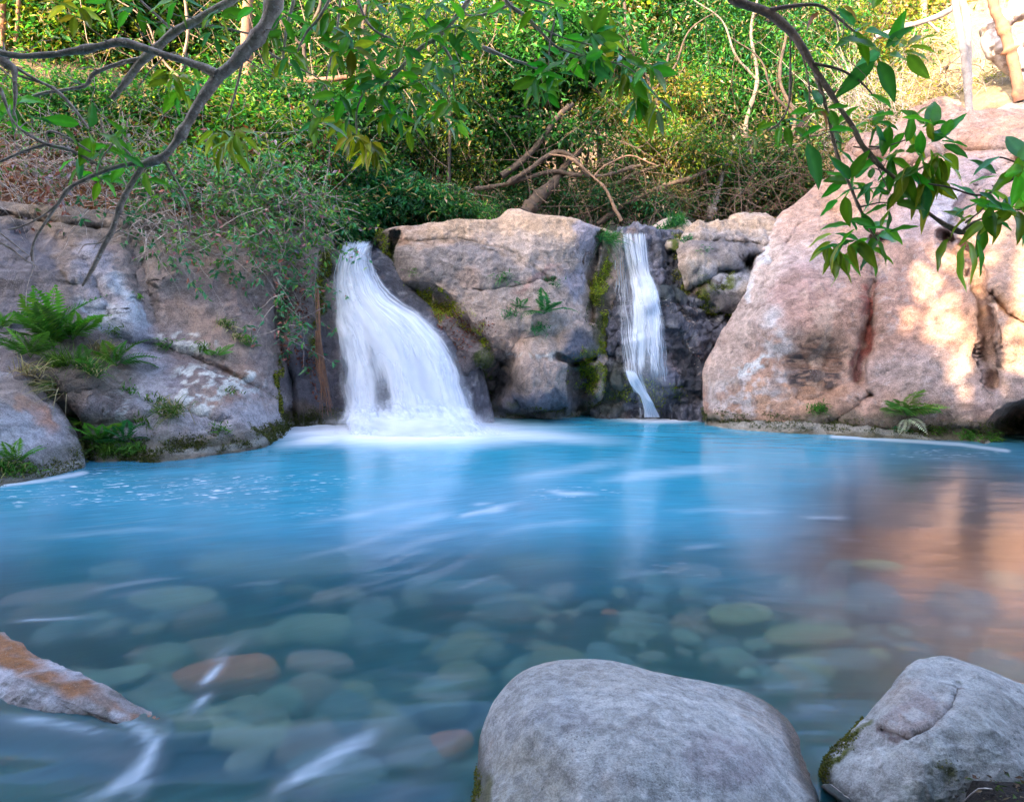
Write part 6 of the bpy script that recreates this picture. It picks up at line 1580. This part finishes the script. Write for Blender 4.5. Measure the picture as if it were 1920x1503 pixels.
# vine curtain over the cliff: tangled dry stems carrying small leaves
M_VLEAF = leaf_mat('vine_leaf', .3, .3, .4, .1)
def vines(label, boxes, n, seed, cols, nleaf=7, L=(.6, 1.6), r=.005, lsz=.105, depthoff=0.0):
    rs = np.random.RandomState(seed); B = Batch(); C = []; D = []
    f = rbf([(0, 380, 10.0), (300, 410, 10.7), (600, 445, 11.1), (0, 500, 9.3), (300, 500, 10.0), (600, 520, 10.9), (300, 620, 9.5), (600, 620, 10.8), (0, 300, 10.6), (300, 300, 11.2), (600, 300, 11.6), (450, 600, 10.1)])
    for i in range(n):
        b_ = boxes[rs.randint(len(boxes))]
        px, py = rs.uniform(b_[0], b_[1]), rs.uniform(b_[2], b_[3])
        Y = float(f(np.array(px), np.array(py))) - rs.uniform(.12, .55) + depthoff
        p = P(px, py, Y); ln = rs.uniform(*L)
        d = np.array([rs.normal() * .9 + .3, rs.normal() * .25, -rs.uniform(.0, 1.0)]); d /= np.linalg.norm(d)
        t = np.linspace(0, 1, 8)[:, None]; sag = rs.uniform(-.1, .6)
        pts = p + d * ln * (t - .4) + np.array([0, 0, -1]) * sag * ln * (t - .3) ** 2 + np.cumsum(rs.normal(size=(8, 3)), 0) * .022
        V, F = tube_arrays(pts, np.linspace(r, r * .4, 8) * rs.uniform(.6, 1.3), 3, 14); B.add(V, F)
        for k in range(rs.poisson(nleaf)):
            j = rs.randint(1, 8); 
            for q_ in range(rs.randint(2, 5)):
                C.append(pts[j] + rs.normal(size=3) * .03); D.append([rs.normal(), rs.normal() * .6, -.7 + rs.normal() * .5])
    base = B.V[0].mean(0)
    root = empty('vine', base); tag(root, label, 'vine')
    B.build('stem', M_TWIG, root, base)
    C = np.array(C); n = len(C)
    if n: leaves_obj('leaves', C, np.array(D), rs.normal(size=(n, 3)) + [0, -.6, .6], rs.uniform(.6, 1.2, n) * lsz, rs.uniform(.35, .5, n) * lsz, pal(rs, n, cols, .3), M_VLEAF, root, base)
VC = [(.08, .26, .06), (.06, .28, .13), (.05, .18, .07), (.15, .30, .04), (.08, .22, .07)]
vines('tangle of pale vines with green and rose leaves over the cliff rim', [(300, 600, 330, 470), (420, 620, 370, 470)], 115, 601, VC + VC + [(.10, .28, .04), (.38, .14, .17), (.24, .20, .25)], 6, r=.005)
vines('loose green leaved vine dangling lowest on the cliff beside the dark groove', [(340, 570, 440, 600), (480, 590, 480, 640)], 42, 602, [(.03, .18, .09), (.05, .20, .05), (.04, .15, .08), (.06, .22, .1), (.07, .22, .05), (.10, .2, .1), (.05, .2, .1), (.36, .12, .12)], 5, (.5, 1.1))
vines('bare white twig tangle at the left end of the bank above the cliff', [(-40, 220, 200, 330), (0, 160, 240, 400)], 110, 603, [(.22, .18, .24), (.06, .13, .03), (.16, .05, .04)], 2, (.5, 1.2), .0045)
vines('pale bare vine loops hanging over the cliff rim under the thick branch', [(140, 380, 350, 440), (240, 330, 400, 460)], 80, 604, [(.05, .18, .07), (.03, .15, .08)], 1, (.4, 1.1), .007)
vines('purple and green leaved vine trailing over the bank in the shade of the branches', [(200, 560, 260, 370)], 110, 605, VC + VC + [(.28, .18, .24), (.36, .14, .15), (.12, .26, .03)], 8, (.5, 1.3), .004)

# ------------------------------------------------------------------ distinct trunks behind the rocks
def trunk(label, parts, mat, cat='tree trunk', name='tree'):
    p0 = P(parts[0][0][0][0], parts[0][0][0][1], parts[0][1][0]); root = empty(name, p0); tag(root, label, cat)
    for pts, Y in parts:
        V, F, q = pl('trunk', pts, Y, 0, 0, mat, res=max(20, len(pts) * 8), sides=10)
        obj('trunk' if pts is parts[0][0] else 'limb', mesh_np('trunk', V - p0, F, mat), root)
trunk('twin slim pale trunks rising from the top of the huge rock', [([(1818, 222, 13), (1815, 170, 13), (1808, 100, 13), (1797, 40, 12), (1786, -30, 12), (1780, -90, 12)], [13.3, 13.5]),
      ([(1816, 160, 11), (1815, 90, 13), (1812, 40, 12), (1800, -20, 12), (1790, -80, 11)], [13.35, 13.7])], M_BARKP)
trunk('twisted thick pale trunk at the upper right corner', [([(1935, 190, 46), (1915, 130, 44), (1880, 95, 46), (1862, 70, 40), (1880, 40, 34), (1915, 10, 30), (1935, -40, 28)], [15.0, 15.2]), ([(1865, 72, 22), (1885, 92, 26), (1912, 80, 26), (1940, 70, 26)], [14.9, 14.9]), ([(1880, 60, 18), (1900, 90, 22), (1925, 120, 24)], [14.8, 14.8])], bark_mat('mottled_bark', (.48, .42, .42), (.16, .10, .08), 2.2, (.6, .55, .54)))
trunk('orange brown leaning trunk in front of the twisted pale one', [([(1912, 190, 20), (1905, 140, 18), (1895, 95, 18), (1880, 50, 17), (1866, 20, 16), (1858, -30, 16)], [14.3, 14.4])], M_BARKO)
trunk('heavy dark trunk leaning right behind the peak of the block rock with low spreading limbs', [([(985, 400, 26), (1005, 375, 24), (1035, 345, 19), (1060, 310, 12), (1090, 280, 8)], [13.7, 14.1]),
      ([(940, 330, 13), (975, 305, 12), (1005, 275, 11), (1030, 240, 10), (1050, 215, 10), (1075, 195, 7)], [13.9, 14.0]),
      ([(890, 355, 9), (950, 345, 8), (1000, 330, 8), (1040, 322, 8), (1080, 328, 7), (1130, 330, 6), (1200, 310, 6)], [13.8, 13.9]),
      ([(950, 345, 8), (990, 320, 9), (1015, 300, 9), (1045, 285, 9), (1070, 292, 8), (1100, 325, 6)], [13.75, 13.8])], M_BARK, 'tree', 'leaning_tree')
trunk('curved dark limbs sweeping up to the right behind the thin waterfall', [([(1120, 420, 10), (1170, 385, 9), (1230, 355, 9), (1290, 335, 8), (1330, 320, 6)], [14.0, 14.2]), ([(1090, 410, 8), (1140, 360, 7), (1180, 330, 6), (1240, 310, 5)], [14.1, 14.3])], M_BARK, 'tree', 'leaning_tree')
for lab, pts, Y, m_ in [
    ('dark crooked stem rising from the blue green bush left of centre', [(700, 400, 9), (712, 320, 8), (690, 240, 8), (705, 160, 7), (680, 80, 6), (690, -20, 5)], 14.4, M_BARK),
    ('tan stem with a kink above the left shoulder of the block rock', [(905, 390, 7), (890, 310, 7), (912, 230, 6), (900, 150, 6), (930, 60, 5), (925, -20, 5)], 14.8, bark_mat('tan_stem', (.30, .21, .14), (.18, .12, .09), 7)),
    ('dark slanting stem under the sunlit green tree right of centre', [(1290, 400, 9), (1275, 330, 8), (1240, 250, 8), (1225, 170, 7), (1180, 90, 6), (1170, 0, 5)], 14.7, M_BARK),
    ('grey forked stem left of the slanting near branch', [(1400, 400, 8), (1412, 320, 8), (1398, 240, 7), (1420, 150, 6), (1408, 60, 5), (1425, -20, 5)], 15.0, bark_mat('grey_stem', (.24, .20, .17), (.14, .11, .09), 7)),
    ('dark bowed stem in the shade beside the huge rock', [(1500, 350, 8), (1478, 290, 7), (1490, 220, 7), (1462, 150, 6), (1475, 60, 5)], 14.9, M_BARK),
    ('brown stem above the vine bush left of the wide waterfall', [(570, 330, 9), (560, 250, 8), (582, 170, 8), (570, 90, 7), (600, 10, 6), (596, -40, 6)], 14.2, M_BARK),
    ('thin tan stem on the left bank under the branch fork', [(350, 300, 7), (362, 220, 7), (340, 150, 6), (352, 60, 5), (345, -20, 5)], 14.0, bark_mat('tan_stem', (.30, .21, .14), (.18, .12, .09), 7))]:
    k = len(pts) // 2; x0, y0 = pts[k][:2]; sg = 1 if int(x0) % 2 else -1
    trunk(lab, [(pts, [Y, Y + .2]), ([(x0, y0, 5), (x0 + 40 * sg, y0 - 45, 4), (x0 + 66 * sg, y0 - 110, 3), (x0 + 120 * sg, y0 - 150, 2)], [Y + .1, Y - .2]),
          ([(pts[1][0], pts[1][1], 5), (pts[1][0] - 50 * sg, pts[1][1] - 40, 4), (pts[1][0] - 90 * sg, pts[1][1] - 50, 3)], [Y, Y - .3])], m_)
trunk('light orange root like stem slanting down to the thin waterfall lip', [([(1165, 415, 6), (1152, 388, 6), (1134, 352, 5), (1112, 332, 4), (1070, 298, 4), (1030, 290, 3)], [13.3, 13.6]), ([(1112, 332, 4), (1134, 312, 3), (1180, 292, 3), (1230, 310, 2)], [13.5, 13.5])], bark_mat('light_stem', (.24, .145, .09), (.16, .10, .07), 9))
trunk('brown trunk at the top left picture corner', [([(4, 90, 10), (5, 20, 10), (3, -60, 10)], [14, 14])], M_BARKO)
trunk('second brown trunk near the top left corner', [([(30, 80, 7), (34, 20, 7), (36, -60, 7)], [14, 14])], M_BARKO)
trunk('thick reddish stump standing among bushes left of the block rock', [([(466, 175, 22), (464, 120, 20), (462, 60, 18), (466, -30, 16)], [14.5, 14.5])], M_BARKO)
trunk('fallen reddish branch lying in the bushes left of centre', [([(530, 160, 14), (570, 152, 13), (610, 150, 11), (650, 145, 8)], [14, 14])], M_BARKO, 'fallen branch', 'fallen_branch')
trunk('thin black upright sapling stem left of the block rock peak', [([(842, 400, 6), (842, 300, 6), (844, 200, 6), (838, 120, 5), (850, 40, 4)], [13.6, 13.9])], bark_mat('black_bark', (.03, .022, .02), (.05, .04, .03), 9))
trunk('bleached dead stem leaning in the thicket behind the cap rock', [([(1330, 410, 12), (1345, 360, 12), (1356, 320, 9), (1380, 270, 5)], [14.6, 14.8])], M_BARKP)
trunk('grey arching limb at the top right above the sunny slope', [([(1640, 70, 8), (1700, 50, 9), (1760, 30, 10), (1800, 5, 10), (1830, -30, 10)], [16, 16]), ([(1700, 50, 6), (1735, 40, 5), (1760, 60, 4)], [16, 16])], M_BARKP, 'tree branch', 'tree_limb')

rs = np.random.RandomState(93); n = 900
x = rs.uniform(1.1, 1.9, n); y = rs.uniform(1.85, 2.3, n); C = np.stack([x, y, terrain(x, y) + .004], -1)
o = leaves_obj('soil_litter', C, rs.normal(size=(n, 3)) * [1, 1, .4], rs.normal(size=(n, 3)) * .6 + [0, 0, 1], rs.uniform(.008, .03, n), rs.uniform(.004, .014, n), pal(rs, n, [(.10, .06, .04), (.18, .11, .07), (.05, .035, .03), (.08, .11, .03)]), M_DRY)
tag(o, 'crumbled leaves and soil crumbs under the pointed boulder', None, None, 'stuff')
# roots and soil detail at the bottom right
B = Batch(); rs = np.random.RandomState(91)
for i in range(34):
    p = np.array([rs.uniform(1.25, 1.75), rs.uniform(1.98, 2.22), 0]); p[2] = terrain(np.array([p[0]]), np.array([p[1]]))[0] + .012
    d = np.array([rs.normal(), rs.normal() * .5, 0]); d /= np.linalg.norm(d); t = np.linspace(-.5, .5, 7)[:, None]
    q = p + d * t * rs.uniform(.08, .3) + np.cumsum(rs.normal(size=(7, 3)) * [.008, .008, .001], 0); q[:, 2] = terrain(q[:, 0], q[:, 1]) + .008
    V, F = tube_arrays(q, np.full(7, .0022), 4, 14); B.add(V, F)
o = B.build('root_litter', M_TWIG); tag(o, 'fine pale roots on the dark soil under the pointed boulder', None, None, 'stuff')

# ------------------------------------------------------------------ unseen trees added behind the viewpoint to shade the pool
def shade_tree(x, y, h, r, n, seed, label):
    rs = np.random.RandomState(seed); base = np.array([x, y, float(terrain(np.array([x]), np.array([y]))[0])])
    root = empty('tree', base); tag(root, label, 'tree', 'added shade trees behind the viewpoint')
    pts, rad = branchy(rs, base, base + [rs.normal() * .4, rs.normal() * .4, h * .8], .22, .08, 8, .06)
    B = Batch(); V, F = tube_arrays(pts, rad, 8, 24); B.add(V, F)
    E = [(x + rs.normal() * r * .3, y + rs.normal() * .5, zz, r, 1.3, h * .13) for zz in np.linspace(2.2, h * .88, 6)]
    C, D, Nn, L, W, col, cc = crown_leaves(rs, E, n, G_DARK + G_BRIGHT, .38, .22, .55, 20)
    keep = np.ones(len(C), bool)
    for g, gr in SUNGAPS:
        a = np.array(g); v = C - a; tt = v @ SD; dist = np.linalg.norm(v - tt[:, None] * SD, axis=1)
        dist = dist + .35 * fbm(C, 1.1, 3, 9)
        keep &= dist > gr
    tz = C + SD * ((15 - C[:, 1:2]) / SD[1])
    keep &= ~((tz[:, 2] > 3.4) & (tz[:, 0] < 7) & (fbm(tz, .8, 3, 99) > -.12))  # leaves dropped so dappled sun reaches the background foliage
    C, D, Nn, L, W, col = [q_[keep] for q_ in (C, D, Nn, L, W, col)]
    for i in range(8):
        p2, r2 = branchy(rs, pts[rs.randint(3, 8)], cc[rs.randint(len(cc))], .07, .02, 6, .2); V, F = tube_arrays(p2, r2, 5, 10); B.add(V, F)
    B.build('trunk', M_BARK, root, base); leaves_obj('crown', C, D, Nn, L, W, col, M_LEAF, root, base)
SUNGAPS = [(P(1800, 510, 9.6), 1.0), (P(1860, 630, 9.2), 1.0), (P(1900, 480, 9.6), 1.1), (P(1760, 580, 9.7), .6), (P(1915, 600, 9.2), 1.1), (P(2000, 400, 9.6), 1.2), (P(1745, 500, 9.9), .4), (P(1890, 380, 10.8), .5), (P(1990, 560, 9.2), .7), (P(1850, 700, 9.2), .2), (P(970, 398, 11.7), .25)]  # openings cut in the added crowns to shape the sun patches
k = 0
for row, (yy, hh, x0, x1, st) in enumerate([(-3.5, 15.0, -20, 7, 2.5), (-6.0, 17, -22, 8, 2.9)]):
    for x in np.arange(x0, x1, st):
        shade_tree(x + RS.normal() * .3, yy + RS.normal() * .3, hh + RS.normal() * .5, 2.1, 5200, 700 + k, 'broad dark green tree added unseen behind the viewpoint to shade the pool'); k += 1
